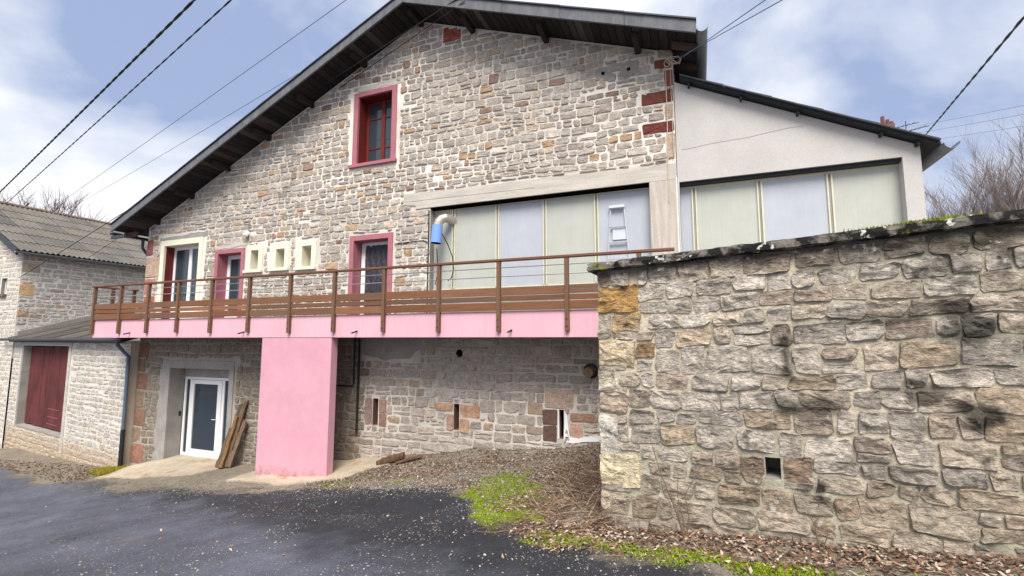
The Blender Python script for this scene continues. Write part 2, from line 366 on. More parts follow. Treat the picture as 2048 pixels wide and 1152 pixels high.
# ------------------------------------------------------------------ stone walls
def clip_poly(poly, a, b, c):        # keep a*x + b*z <= c
    o = []
    for i, p in enumerate(poly):
        q = poly[(i + 1) % len(poly)]
        dp = a * p[0] + b * p[1] - c; dq = a * q[0] + b * q[1] - c
        if dp <= 0: o.append(p)
        if (dp < 0 < dq) or (dq < 0 < dp):
            t = dp / (dp - dq); o.append((p[0] + (q[0] - p[0]) * t, p[1] + (q[1] - p[1]) * t))
    return o
def cut(rects, op):
    x0, x1, z0, z1 = op; res_ = []
    for a, b, c, d in rects:
        if b <= x0 or a >= x1 or d <= z0 or c >= z1: res_.append((a, b, c, d)); continue
        w = [(a, x0, c, d) if a < x0 else None, (x1, b, c, d) if b > x1 else None]
        m0, m1 = max(a, x0), min(b, x1)
        w += [(m0, m1, c, z0) if c < z0 else None, (m0, m1, z1, d) if d > z1 else None]
        res_ += [r for r in w if r]
    return res_
def lay(x0, x1, z0, z1, hmin, hmax, lmin, lmax, openings, rg, gap, jit, split=.10, wave=.03, planes=()):
    """coursed rubble: list of (polygon, rect)"""
    stones = []; z = z0; row = 0
    while z < z1 - .04:
        h = rg.uniform(hmin, hmax)
        if z + h > z1 - hmin * .5: h = z1 - z
        x = x0 - (rg.uniform(0, lmax) if row % 2 else rg.uniform(0, lmin))
        while x < x1:
            w = rg.uniform(lmin, lmax) if rg.random() < .8 else rg.uniform(lmin * .7, lmin)
            a, b = max(x, x0), min(x + w, x1); x += w
            if x1 - x < lmin * .5: b = x1; x = x1
            if b - a < .08: continue
            parts = [(a, b, z, z + h)]
            if rg.random() < split and h > hmin * 1.15:
                k = rg.uniform(.4, .6); parts = [(a, b, z, z + h * k), (a, b, z + h * k, z + h)]
                if rg.random() < .4: m = a + (b - a) * rg.uniform(.4, .6); parts[1:] = [(a, m, z + h * k, z + h), (m, b, z + h * k, z + h)]
            for op in openings: parts = cut(parts, op)
            for p in parts:
                if p[1] - p[0] > .10 and p[3] - p[2] > .07: stones.append(p)
        z += h; row += 1
    res_ = []
    for (a, b, c, d) in stones:
        def wv(px, pz): return (vn(px * .9, pz * 3.1, 2) - .5) * 2 * wave
        w, h = b - a, d - c
        g = gap * rg.uniform(.75, 1.35) / 2; g2 = gap * rg.uniform(.75, 1.35) / 2
        ja = min(jit, w * .12, h * .16)
        J = lambda: rg.uniform(-ja, ja)
        A, B, C_, D_ = a + g, b - g, c + g2, d - g2
        ch = min(.3 * h, .05) * rg.uniform(.3, 1.0)
        pts = []
        for (px, pz, sx, sz) in ((A, C_, 1, 1), (B, C_, -1, 1), (B, D_, -1, -1), (A, D_, 1, -1)):
            jx, jz = J(), J(); c1, c2 = ch * rg.uniform(.3, 1.1), ch * rg.uniform(.3, 1.1)
            if sx * sz > 0: q = [(px, pz + sz * c1), (px + sx * c2, pz)]
            else: q = [(px + sx * c2, pz), (px, pz + sz * c1)]
            pts += [(u + jx, v + jz) for u, v in q]
        # mid points on long edges
        poly = []
        for i, p in enumerate(pts):
            q = pts[(i + 1) % len(pts)]; poly.append(p)
            if math.hypot(q[0] - p[0], q[1] - p[1]) > .24:
                poly.append(((p[0] + q[0]) / 2 + J() * .6, (p[1] + q[1]) / 2 + J() * .8))
        poly = [(px, pz + wv(px, pz) * (0 if (d >= z1 - .01 or c <= z0 + .01) else 1)) for px, pz in poly]
        for pl in planes: poly = clip_poly(poly, *pl)
        if len(poly) >= 4:
            xs = [p[0] for p in poly]; zs = [p[1] for p in poly]
            if max(xs) - min(xs) > .06 and max(zs) - min(zs) > .05: res_.append((poly, (a, b, c, d)))
    return res_
def stone_mesh(poly, proud, bev, rg, rough, fn, rings=1):
    n = len(poly); cx = sum(p[0] for p in poly) / n; cz = sum(p[1] for p in poly) / n
    w = max(p[0] for p in poly) - min(p[0] for p in poly); h = max(p[1] for p in poly) - min(p[1] for p in poly)
    v = [fn(px, pz, -.03) for px, pz in poly]
    v += [fn(px, pz, max(.002, proud - bev + rg.uniform(-.4, .4) * bev)) for px, pz in poly]
    f = [[i, (i + 1) % n, n + (i + 1) % n, n + i] for i in range(n)]
    base = n
    tx, tz = rg.uniform(-1, 1) * rough, rg.uniform(-1, 1) * rough
    for r in range(rings):
        k = 1 - (r + 1) / (rings + 1) if rings > 1 else 1 - min(.35, 2.2 * bev / max(h, .05))
        if rings > 1 and r == 0: k = 1 - min(.3, 1.6 * bev / max(h, .05))
        v += [fn(cx + (px - cx) * k + rg.uniform(-1, 1) * rough * .3, cz + (pz - cz) * k + rg.uniform(-1, 1) * rough * .3,
                 proud + tx * (px - cx) / w + tz * (pz - cz) / h + rg.uniform(-.5, .5) * rough) for px, pz in poly]
        nb = base + n
        f += [[base + i, base + (i + 1) % n, nb + (i + 1) % n, nb + i] for i in range(n)]
        base = nb
    v.append(fn(cx + rg.uniform(-.15, .15) * w, cz + rg.uniform(-.15, .15) * h, proud + rg.uniform(-.4, .9) * rough)); ci = len(v) - 1
    f += [[base + i, base + (i + 1) % n, ci] for i in range(n)]
    return v, f
def rugged_mesh(poly, proud, bev, rg, rough, fn, rings=4):
    """rock-faced stone: coherent relief, split edges"""
    q = []
    for i, p in enumerate(poly):
        t = poly[(i + 1) % len(poly)]; q.append(p); k = int(math.hypot(t[0] - p[0], t[1] - p[1]) / .075)
        for j in range(1, k + 1):
            u = j / (k + 1); q.append((p[0] + (t[0] - p[0]) * u + rg.uniform(-.007, .007), p[1] + (t[1] - p[1]) * u + rg.uniform(-.007, .007)))
    poly = q; n = len(poly); cx = sum(p[0] for p in poly) / n; cz = sum(p[1] for p in poly) / n
    w = max(p[0] for p in poly) - min(p[0] for p in poly); h = max(p[1] for p in poly) - min(p[1] for p in poly)
    ox, oz = rg.uniform(0, 60), rg.uniform(0, 60); sh = rg.uniform(-.6, .6); tx, tz = rg.uniform(-1, 1) * .5, rg.uniform(-.6, 1) * .6
    def dep(x, z):
        a = vn((x + z * sh) * 6 + ox, z * 13 + oz, 1) - .5; b = vn(x * 17 + ox, (z + x * sh) * 30 + oz, 5) - .5
        return proud + rough * (1.5 * a + .75 * b + tx * (x - cx) / w + tz * (z - cz) / h)
    v = [fn(px, pz, -.03) for px, pz in poly]
    v += [fn(px, pz, .010 + bev * rg.uniform(.1, .7)) for px, pz in poly]
    f = [[i, (i + 1) % n, n + (i + 1) % n, n + i] for i in range(n)]; base = n
    for k in (1 - min(.12, .6 * bev / max(h, .05)), .74, .48, .24):
        for px, pz in poly:
            x, z = cx + (px - cx) * k, cz + (pz - cz) * k; v.append(fn(x, z, max(.014, dep(x, z))))
        nb = base + n; f += [[base + i, base + (i + 1) % n, nb + (i + 1) % n, nb + i] for i in range(n)]; base = nb
    v.append(fn(cx, cz, dep(cx, cz))); f += [[base + i, base + (i + 1) % n, len(v) - 1] for i in range(n)]
    return v, f
def put_stones(parent, stones, fn, m, rg, colour, proud, bev, rough, rings=1, limit=300, name='stone', restname='stones', vis=None, wear=None):
    """stones: (poly, rect[, colour]); the largest in view become parts, the rest one joined part"""
    def size(s):
        px, pz = np.mean([p[0] for p in s[0]]), np.mean([p[1] for p in s[0]])
        q = fn(px, pz, 0); d = (q[0] - CAMX) ** 2 + (q[1] - CAMY) ** 2 + (q[2] - CAMZ) ** 2
        r = s[1]; k = (r[1] - r[0]) * (r[3] - r[2]) / d
        return k if (vis is None or vis(px, pz)) else k * 1e-6
    order = sorted(range(len(stones)), key=lambda i: -size(stones[i]))
    rest = MB(); rt = []
    for k, i in enumerate(order):
        s = stones[i]
        rec = []
        def fq(x_, z_, d_): rec.append((x_, z_)); return fn(x_, z_, d_)
        v, f = (rugged_mesh if rings > 2 else stone_mesh)(s[0], proud * rg.uniform(.55, 1.45), bev, rg, rough, fq, rings)
        c = s[2] if len(s) > 2 else colour(rg, np.mean([p[0] for p in s[0]]), np.mean([p[1] for p in s[0]]))
        c = np.array(s2l(c)) if max(c) > 1.5 else np.array(c)
        if wear: c = np.array([c * wear(*q) for q in rec])
        if k < limit: obj(name, v, f, m, parent, tint=c)
        else: rest.add(v, f); rt += list(c) if np.ndim(c) == 2 else [c] * len(v)
    if rest.v:
        o = rest.build(restname, m, parent, tint=np.array(rt)); o['kind'] = 'stuff'
def rectpoly(a, b, c, d, rg, j=.012):
    J = lambda: rg.uniform(-j, j)
    return [(a + .02 + J(), c + J()), ((a + b) / 2, c + J()), (b - .02 + J(), c + J()), (b + J(), c + .02), (b + J(), d - .02), (b - .02, d + J()), ((a + b) / 2, d + J()), (a + .02, d + J()), (a + J(), d - .02), (a + J(), c + .02)]
def wall_sheet(name, x0, x1, z0, z1, openings, fn, m, parent, tintf, step=.3, planes=(), reveal=0, relief=0):
    """mortar face of a wall, with the openings left out"""
    xs = sorted(set([x0, x1] + [v for o in openings for v in o[:2] if x0 < v < x1] + list(np.arange(x0, x1, step))))
    zs = sorted(set([z0, z1] + [v for o in openings for v in o[2:] if z0 < v < z1] + list(np.arange(z0, z1, step))))
    key = {}; V = []; F = []; T = []
    def vid(p):
        k = (round(p[0], 4), round(p[1], 4))
        if k not in key:
            key[k] = len(V); V.append(fn(p[0], p[1], (vn(p[0] * 9, p[1] * 9, 7) - .5) * relief)); T.append(tintf(*p))
        return key[k]
    for a, b in zip(xs, xs[1:]):
        if b - a < 1e-5: continue
        for c, d in zip(zs, zs[1:]):
            if d - c < 1e-5: continue
            mx, mz = (a + b) / 2, (c + d) / 2
            if any(o[0] < mx < o[1] and o[2] < mz < o[3] for o in openings): continue
            p = [(a, c), (b, c), (b, d), (a, d)]
            for pl in planes: p = clip_poly(p, *pl)
            if len(p) >= 3:
                q = []
                for u in p:
                    i = vid(u)
                    if i not in q: q.append(i)
                if len(q) >= 3: F.append(q)
    return obj(name, V, F, m, parent, tint=np.array(T))
def mixc(a, b, t): return tuple(a[i] + (b[i] - a[i]) * t for i in range(3))
def facade_colour(rg, x, z):
    r = rg.random()
    if r < .04: c = (178, 142, 108)
    elif r < .065: c = (142, 110, 94)
    elif r < .17: c = (190, 172, 152)
    elif r < .42: c = (164, 154, 147)
    elif r < .72: c = (176, 165, 156)
    else: c = (186, 178, 169)
    c = mixc(c, (178, 170, 162), .3); k = rg.uniform(.93, 1.05); return tuple(min(255, v * k) for v in c)

# ------------------------------------------------------------------ main house
HX0, HX1 = -16.8, -.31
EL, ER_, RX, RZ = (-17.35, 6.73), (.16, 9.13), -6.5, 11.6        # eave ends and ridge (underside of the roof)
SL = (RZ - EL[1]) / (RX - EL[0]); SR = (RZ - ER_[1]) / (ER_[0] - RX)
roofz = lambda x: RZ - SL * (RX - x) if x < RX else RZ - SR * (x - RX)
house = thing('stone_house', (-8.5, 5, 0), 'big stone gabled house with rose window surrounds and a wide glazed garage opening', 'house')
fH = lambda x, z, d: (x, -d, z)
FL = 3.92
O_UP = (-8.39, -7.30, 7.98, 9.87); O_CR = (-15.93, -14.32, FL, 6.30); O_PD = (-13.44, -12.48, FL, 5.88); O_D3 = (-8.38, -7.30, FL, 5.90)
O_S = [(-12.08, -11.78, 5.32, 5.90), (-11.10, -10.78, 5.32, 5.87), (-10.14, -9.81, 5.30, 5.89)]
O_GA = (-6.08, -.86, 3.6, 6.57); O_LD = (-15.22, -12.66, -.8, 2.45)
O_SL = [(-7.63, -7.47, 1.22, 1.87), (-5.36, -5.22, 1.26, 1.85), (-2.86, -2.74, 1.25, 1.85)]
OPEN = [O_UP, O_CR, O_PD, O_D3, *O_S, O_GA, O_LD, *O_SL]
GP = [(-SL, 1, RZ - SL * RX), (SR, 1, RZ + SR * RX)]
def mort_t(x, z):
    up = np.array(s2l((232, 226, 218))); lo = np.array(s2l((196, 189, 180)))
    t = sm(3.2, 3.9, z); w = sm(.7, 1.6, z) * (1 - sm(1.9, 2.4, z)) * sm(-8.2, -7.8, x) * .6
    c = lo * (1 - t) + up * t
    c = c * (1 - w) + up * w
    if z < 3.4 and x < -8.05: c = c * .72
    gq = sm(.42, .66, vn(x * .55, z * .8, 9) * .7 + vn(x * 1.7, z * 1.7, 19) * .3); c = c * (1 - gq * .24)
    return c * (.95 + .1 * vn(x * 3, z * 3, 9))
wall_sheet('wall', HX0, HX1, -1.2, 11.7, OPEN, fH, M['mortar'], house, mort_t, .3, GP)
# the house's other walls
b = MB()
b.prism([(HX0, -1.5), (HX1, -1.5), (HX1, roofz(HX1)), (RX, RZ), (HX0, roofz(HX0))], 12, 11.7, lambda a, z, d: (a, d, z)); b.build('back_wall', M['cement'], house)
for xx in (HX0, HX1 - .3):
    box('side_wall', M['cement'], house, xx, xx + .3, .02, 11.7, -1.5, roofz(xx if xx < -5 else HX1) - .02)
# explicit dressed stones: (x0, x1, z0, z1, colour)
DR = [(-.68, -.33, 8.99, 9.19, (118, 70, 60)), (-.50, -.33, 8.58, 8.94, (136, 88, 76)), (-.96, -.33, 8.23, 8.51, (108, 62, 54)), (-.96, -.33, 7.60, 7.82, (112, 60, 52)),
      (-.50, -.33, 7.86, 8.19, (180, 160, 144)), (-.48, -.33, 7.02, 7.55, (180, 158, 140)), (-.6, -.33, 9.24, 9.42, (176, 160, 148)),
      (-16.78, -16.52, 6.05, 6.55, (150, 96, 88)), (-16.78, -16.15, 5.32, 5.98, (184, 158, 140)), (-16.78, -16.42, 4.75, 5.27, (176, 122, 110)), (-16.78, -16.25, 4.2, 4.70, (160, 104, 92)),
      (-16.78, -16.3, 2.75, 3.2, (132, 94, 80)), (-16.78, -16.45, 2.3, 2.7, (140, 118, 98)), (-16.78, -16.28, 1.75, 2.25, (136, 102, 88)), (-16.78, -16.4, 1.2, 1.7, (142, 120, 102)),
      (-16.78, -16.25, .62, 1.15, (140, 108, 94)), (-16.78, -16.42, .12, .57, (150, 128, 108)), (-16.78, -16.2, -.5, .07, (158, 116, 98)),
      # brick jambs of the slit windows
      (-7.85, -7.65, 1.22, 1.86, (150, 130, 124)), (-7.44, -7.22, 1.2, 1.52, (152, 120, 110)), (-7.44, -7.22, 1.54, 1.86, (168, 138, 124)),
      (-5.85, -5.38, 1.68, 1.86, (184, 150, 126)), (-5.55, -5.38, 1.25, 1.62, (180, 150, 136)), (-5.20, -4.70, 1.55, 1.84, (186, 150, 124)), (-5.20, -4.95, 1.22, 1.52, (184, 154, 132)),
      (-3.20, -2.89, 1.52, 1.84, (112, 88, 80)), (-3.20, -2.89, 1.18, 1.50, (106, 84, 76)), (-3.15, -2.52, 1.88, 2.28, (188, 166, 152)), (-2.60, -2.02, 1.62, 1.80, (160, 128, 110)), (-2.60, -2.34, 1.2, 1.58, (196, 160, 144))]
# zones with no rubble: surrounds, lintels, patches
NOST = OPEN + [d[:4] for d in DR] + [(-8.66, -7.05, 7.84, 10.03), (-16.14, -14.04, 3.8, 6.50), (-13.6, -12.28, 3.8, 6.05), (-12.36, -11.56, 5.2, 6.08), (-11.36, -10.58, 5.2, 6.06), (-10.40, -9.57, 5.17, 6.08),
        (-8.54, -7.10, 3.8, 6.08), (-6.55, -.3, 6.57, 6.95), (-6.86, -6.55, 6.68, 6.98), (-.88, -.3, 3.5, 6.6), (-15.62, -12.4, -1, 2.72), (-16.2, -14.0, 6.5, 6.64), (-13.6, -12.2, 6.05, 6.17),
        (-5.82, -5.28, 10.8, 11.5), (-17, -0.3, 3.36, 3.9), (-8.05, -6.3, 2.78, 3.36), (-8.4, -7.2, 10.05, 10.2)]
rs = random.Random(11)
st = [(p, r) for p, r in lay(HX0 + .02, HX1 - .02, 3.9, 11.6, .14, .22, .20, .45, NOST, rs, .029, .013, .10, .045, [(a, b_, c - .05) for a, b_, c in GP])]
st += lay(HX0 + .02, HX1 - .02, -.9, 3.36, .165, .255, .24, .54, NOST, rs, .032, .02, .12, .04)
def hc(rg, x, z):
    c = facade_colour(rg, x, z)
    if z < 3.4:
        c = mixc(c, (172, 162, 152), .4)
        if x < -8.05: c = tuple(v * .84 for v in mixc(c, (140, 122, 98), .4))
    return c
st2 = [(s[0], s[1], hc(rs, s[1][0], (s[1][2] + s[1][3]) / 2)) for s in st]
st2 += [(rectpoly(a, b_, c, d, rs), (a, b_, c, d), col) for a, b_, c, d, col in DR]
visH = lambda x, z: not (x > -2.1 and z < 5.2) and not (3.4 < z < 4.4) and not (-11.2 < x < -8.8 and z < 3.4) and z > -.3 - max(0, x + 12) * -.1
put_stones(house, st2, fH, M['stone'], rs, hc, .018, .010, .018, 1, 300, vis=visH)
# small brick pier under the verge
bk = MB()
for r_ in range(10):
    z = 10.83 + r_ * .066
    xo = -5.79 + (.0 if r_ % 2 else -.06)
    for k in range(4):
        a, b_ = max(-5.79, xo + k * .15), min(-5.30, xo + k * .15 + .14)
        if b_ - a > .03 and z + .055 < roofz(b_) - .04:
            obj('brick', *(lambda mb: (mb.v, mb.f))(MB().box(a, b_, -.022, .02, z, z + .054, .004)), M['brick'], house, tint=s2l(rs.choice([(158, 88, 68), (146, 78, 62), (170, 104, 82)])))
def patch(name, pts, m, parent, d=.012, fn=fH, j=.03):
    poly = []
    for i, p in enumerate(pts):
        q = pts[(i + 1) % len(pts)]; L_ = math.hypot(q[0] - p[0], q[1] - p[1]); k = max(1, int(L_ / .18))
        for t in range(k):
            u = t / k; poly.append((p[0] + (q[0] - p[0]) * u + rs.uniform(-j, j), p[1] + (q[1] - p[1]) * u + rs.uniform(-j, j)))
    mb = MB(); n = len(poly)
    v = [fn(a, z, -.02) for a, z in poly] + [fn(a, z, d) for a, z in poly]
    mb.add(v, [list(range(n, 2 * n))] + [[i, (i + 1) % n, n + (i + 1) % n, n + i] for i in range(n)])
    return mb.build(name, m, parent)
patch('cement_patch', [(-16.2, 6.49), (-14.0, 6.49), (-14.0, 6.66), (-16.2, 6.58)], M['cement'], house)
patch('cement_patch', [(-13.62, 6.05), (-12.2, 6.05), (-12.2, 6.18), (-13.62, 6.15)], M['concrete'], house)
patch('cement_patch', [(-8.42, 10.02), (-7.0, 10.02), (-7.0, 10.2), (-8.42, 10.16)], M['concrete'], house)
patch('plaster_patch', [(-8.0, 2.95), (-7.3, 2.82), (-6.6, 2.9), (-6.3, 3.1), (-5.6, 3.2), (-5.4, 3.36), (-8.0, 3.36)], M['cement'], house, .02)
patch('cement_patch', [(-1.95, 9.0), (-1.6, 8.98), (-1.55, 9.28), (-1.9, 9.3)], M['cement'], house, .02)
patch('cement_patch', [(-1.4, 8.98), (-1.0, 9.0), (-1.02, 9.25), (-1.38, 9.26)], M['cement'], house, .02)
for hx, hz in ((-1.76, 9.14), (-1.21, 9.12)): box('vent_hole', M['dark'], house, hx - .035, hx + .035, -.024, .0, hz - .035, hz + .035)
patch('white_plaster_splash', [(-2.72, 1.2), (-2.62, 1.3), (-2.66, 1.75), (-2.73, 1.86), (-2.735, 1.2)], M['white'], house, .026, j=.012)
patch('white_plaster_splash', [(-2.75, 1.17), (-2.3, 1.2), (-2.0, 1.24), (-1.85, 1.2), (-1.8, 1.32), (-2.1, 1.36), (-2.4, 1.3), (-2.7, 1.3)], M['white'], house, .026, j=.03)
patch('white_plaster_splash', [(-4.75, 3.22), (-4.4, 3.2), (-4.35, 3.3), (-4.75, 3.32)], M['concrete'], house, .03, j=.02)
# surrounds: frame around an opening, proud of the wall; reveal planes inside
def surround(parent, name, op, ow, top, m, rev, rm, bottom=True, proud=.03, sill=None, left_m=None):
    x0, x1, z0, z1 = op
    fr = MB()
    fr.box(x0 - ow, x0, -proud, .05, z0, z1 + top, .006); fr.box(x1, x1 + ow, -proud, .05, z0, z1 + top, .006); fr.box(x0 - .001, x1 + .001, -proud + .002, .05, z1, z1 + top - .002, .004)
    o = fr.build(name, m, parent)
    rv = MB(); rv.box(x0 - .03, x0, .051, rev, z0, z1); rv.build('left_reveal', left_m or rm, o)
    rv = MB(); rv.box(x1, x1 + .03, .051, rev, z0, z1); rv.build('right_reveal', rm, o)
    rv = MB(); rv.box(x0 - .03, x1 + .03, .051, rev, z1, z1 + .03); rv.build('head_reveal', rm, o)
    if sill:
        a, b_, c, d = sill
        MB().box(x0 - ow - a, x1 + ow + b_, -proud - c, rev, z0 - d, z0, .008).build('sill', m, o)
    else: MB().box(x0, x1, .0, rev, z0 - .04, z0).build('threshold', M['cement'], o)
    return o
# upper rose window with red casements
w = surround(house, 'window_surround', O_UP, .15, .13, M['rose'], .36, M['red'], sill=(.09, .04, .05, .09))
win = thing('x', (0, 0, 0), '', '') if False else None
def casement(parent, name, x0, x1, z0, z1, y, m, fw=.06, leaves=2, bars=(), panes_m=None, depth=.05, bottom=None):
    fr = MB(); bot = bottom or fw
    fr.box(x0, x0 + fw, y, y + depth, z0, z1, .004); fr.box(x1 - fw, x1, y, y + depth, z0, z1, .004)
    fr.box(x0 + fw, x1 - fw, y + .002, y + depth - .002, z1 - fw, z1); fr.box(x0 + fw, x1 - fw, y + .002, y + depth - .002, z0, z0 + bot)
    W = (x1 - x0 - 2 * fw) / leaves
    for k in range(1, leaves):
        xm = x0 + fw + W * k; fr.box(xm - fw * .75, xm + fw * .75, y - .008, y + depth - .004, z0 + bot + .001, z1 - fw - .001, .004)
    for bz in bars:
        zz = z0 + (z1 - z0) * bz; fr.box(x0 + fw, x1 - fw, y + .006, y + depth - .01, zz - .016, zz + .016)
    o = fr.build(name, m, parent)
    for k in range(leaves):
        a = x0 + fw + W * k; zs_ = [z0 + bot] + [z0 + (z1 - z0) * bz for bz in bars] + [z1 - fw]
        for c, d in zip(zs_, zs_[1:]):
            MB().box(a, a + W, y + depth * .5, y + depth * .5 + .006, c, d).build('pane', panes_m or M['glass'], o)
    return o
casement(house, 'window', -8.39, -7.30, 7.98, 9.87, .36, M['red'], .075, 2, (.29, .74))
# cream balcony window with red left reveal
surround(house, 'window_surround', O_CR, .17, .18, M['cream'], .30, M['cream'], left_m=M['red'])
casement(house, 'window', -15.93, -14.32, FL, 6.30, .30, M['white'], .09, 2, (), bottom=.55)
# rose door and rose door with black sheeting
surround(house, 'door_surround', O_PD, .14, .13, M['rose'], .30, M['rose'])
casement(house, 'door', -13.44, -12.48, FL, 5.88, .30, M['white'], .12, 1, (), bottom=.2)
surround(house, 'door_surround', O_D3, .14, .14, M['rose'], .28, M['rose'])
dd = casement(house, 'door', -8.38, -7.30, FL, 5.90, .30, M['white'], .13, 1, (), bottom=.15)
cv = []; cf = []
for i in range(25):
    for j in range(13):
        x = -8.22 + .90 * i / 24; z = FL + .05 + 1.84 * j / 12
        cv.append((x, .27 - .03 * math.sin(i * 1.3 + math.sin(j * .8) * 1.6) * (.35 + .65 * vn(i * .5, j * .4)) + .01, z))
for i in range(24):
    for j in range(12): q = i * 13 + j; cf.append([q, q + 13, q + 14, q + 1])
obj('black_plastic_sheet', cv, cf, M['curtain'], dd, smooth=True)
# three small cream windows
for k, op in enumerate(O_S):
    s_ = surround(house, 'window_surround', op, .165, .15, M['cream'], .34, M['cream'], proud=.035, sill=(.07, .02, .05, .08))
    casement(house, 'window', op[0], op[1], op[2], op[3], .34, M['white'], .03, 1, ())
# slit windows and holes
for op in O_SL:
    rv = MB(); rv.box(op[0] - .02, op[0], .001, .3, op[2], op[3]); rv.box(op[1], op[1] + .02, .001, .3, op[2], op[3]); rv.box(op[0] - .02, op[1] + .02, .001, .3, op[3], op[3] + .02); rv.box(op[0] - .02, op[1] + .02, .001, .3, op[2] - .02, op[2])
    o = rv.build('slit_window', M['brick'], house, tint=s2l((130, 98, 84)))
    MB().box(op[0], op[1], .28, .3, op[2], op[3]).build('dark_inside', M['dark'], o)
MB().box(-2.865, -2.84, -.02, .05, 1.25, 1.86).build('slit_frame', M['white'], house)
hole = MB().tube([(-5.22, -.03, 3.01), (-5.22, .1, 3.01)], .085, 16); hole.build('pipe_hole', M['dark'], house)
# concrete lintel and post round the garage opening
lt = MB(); lt.prism([(-6.86, 6.70), (-6.50, 6.66), (-6.50, 6.57), (-.31, 6.57), (-.31, 6.9), (-3.0, 6.93), (-6.86, 6.99)], -.02, .028, fH); lt.build('lintel', M['concrete'], house)
lt = MB(); lt.prism([(-6.84, 6.78), (-3.35, 6.745), (-3.35, 6.755), (-6.84, 6.79)], .02, .034, fH); lt.build('lintel_board_mark', M['concrete'], house)
box('lintel', M['dark'], house, -6.08, -.86, .029, .26, 6.52, 6.58)
box('concrete_post', M['post'], house, -.858, -.312, -.03, .3, 3.5, 6.568, .01)
box('jamb', M['cement'], house, -6.12, -6.082, .002, .3, 3.6, 6.57)
box('post_edge_strip', M['white'], house, -.331, -.311, -.036, -.030, 3.8, 6.6)
rs2 = random.Random(5)
def glazing(parent, x0, x1, z0, z1, splits, y, cols):
    box('bottom_rail', M['mullion'], parent, x0, x1, y - .02, y + .04, z0, z0 + .10); box('top_rail', M['mullion'], parent, x0, x1, y - .02, y + .04, z1 - .04, z1)
    xs = [x0] + splits + [x1]
    for s_ in splits:
        for dx in (-.055, .015): MB().box(s_ + dx, s_ + dx + .03, y - .035, y + .03, z0 + .101, z1 - .041, .004).build('mullion', M['mullion'], parent)
        MB().box(s_ - .016, s_ + .014, y - .012, y + .03, z0 + .101, z1 - .041).build('mullion_groove', M['cement'], parent)
    for k, (a, b_) in enumerate(zip(xs, xs[1:])):
        # ribbed polycarbonate sheet
        n = max(6, int((b_ - a) / .035)); v = []; f = []
        for i in range(n * 2 + 1):
            x = a + (b_ - a) * i / (n * 2); d = y + (.0012 if i % 2 else 0.0)
            v += [(x, d, z0 + .1), (x, d, z1 - .04)]
        for i in range(n * 2): f.append([2 * i, 2 * i + 2, 2 * i + 3, 2 * i + 1])
        obj('panel', v, f, M['panel_' + cols[k]], parent)
glazing(house, -6.08, -.86, 4.45, 6.55, [-5.52, -4.35, -3.18, -2.0], .2, 'ggbgb')
box('plinth', M['cement'], house, -6.08, -.86, .17, .3, 3.5, 4.449)
# roof: slopes, fascias, purlins, soffit boards, gutters
OV = -.8
def slope_slab(name, xa, za, xb, zb, y0, y1, t, m, parent):
    mb = MB(); mb.prism([(xa, za), (xb, zb), (xb, zb + t), (xa, za + t)], y0, y1, lambda a, z, d: (a, d, z)); return mb.build(name, m, parent)
roof = slope_slab('roof', EL[0], EL[1] + .06, RX, RZ + .06, OV + .04, 12.4, .17, M['slate'], house)
slope_slab('roof_slope', RX, RZ + .06, ER_[0], ER_[1] + .06, OV + .04, 12.4, .17, M['slate'], roof)
def fascia(xa, za, xb, zb, n, h):
    for k in range(n):
        a = xa + (xb - xa) * k / n + .004; b_ = xa + (xb - xa) * (k + 1) / n - .004
        fa = za + (zb - za) * (a - xa) / (xb - xa); fb = za + (zb - za) * (b_ - xa) / (xb - xa)
        mb = MB(); mb.prism([(a, fa - .01), (b_, fb - .01), (b_, fb + h), (a, fa + h)], OV - .01, OV + .035, lambda p, z, d: (p, d, z)); mb.build('fascia_board', M['fascia'], roof)
        mb = MB(); mb.prism([(a - .01, fa + h), (b_ + .01, fb + h), (b_ + .01, fb + h + .03), (a - .01, fa + h + .03)], OV - .045, OV + .12, lambda p, z, d: (p, d, z)); mb.build('verge_cap', M['darkzinc'], roof)
fascia(EL[0], EL[1], RX, RZ, 7, .22); fascia(RX, RZ, ER_[0], ER_[1], 5, .24)
def soffit(xa, za, xb, zb):
    n = int(abs(xb - xa) / .17)
    for k in range(n):
        a = xa + (xb - xa) * (k + .05) / n; b_ = xa + (xb - xa) * (k + .95) / n
        fa = za + (zb - za) * (a - xa) / (xb - xa) - rs.uniform(0, .012); fb = za + (zb - za) * (b_ - xa) / (xb - xa) - rs.uniform(0, .012)
        mb = MB(); mb.prism([(a, fa + .025), (b_, fb + .025), (b_, fb + .05), (a, fa + .05)], OV + .045, -.005, lambda p, z, d: (p, d, z))
        k_ = rs.uniform(.6, 1.3) * (2.6 if rs.random() < .2 else 1); mb.build('soffit_board', M['soffit'], roof, tint=np.array(s2l((44, 40, 38))) * k_)
soffit(EL[0] + .05, EL[1] + .02, RX, RZ); soffit(RX, RZ, ER_[0] - .02, ER_[1] + .01)
for px in (-16.3, -14.75, -13.2, -11.6, -10.0, -8.2, -6.45, -4.95, -3.05, -1.0):
    z = roofz(px); box('purlin', M['soffit'], roof, px - .06, px + .06, OV + .22, .05, z - .16, z + .0, .008, tint=s2l((50, 40, 37)))
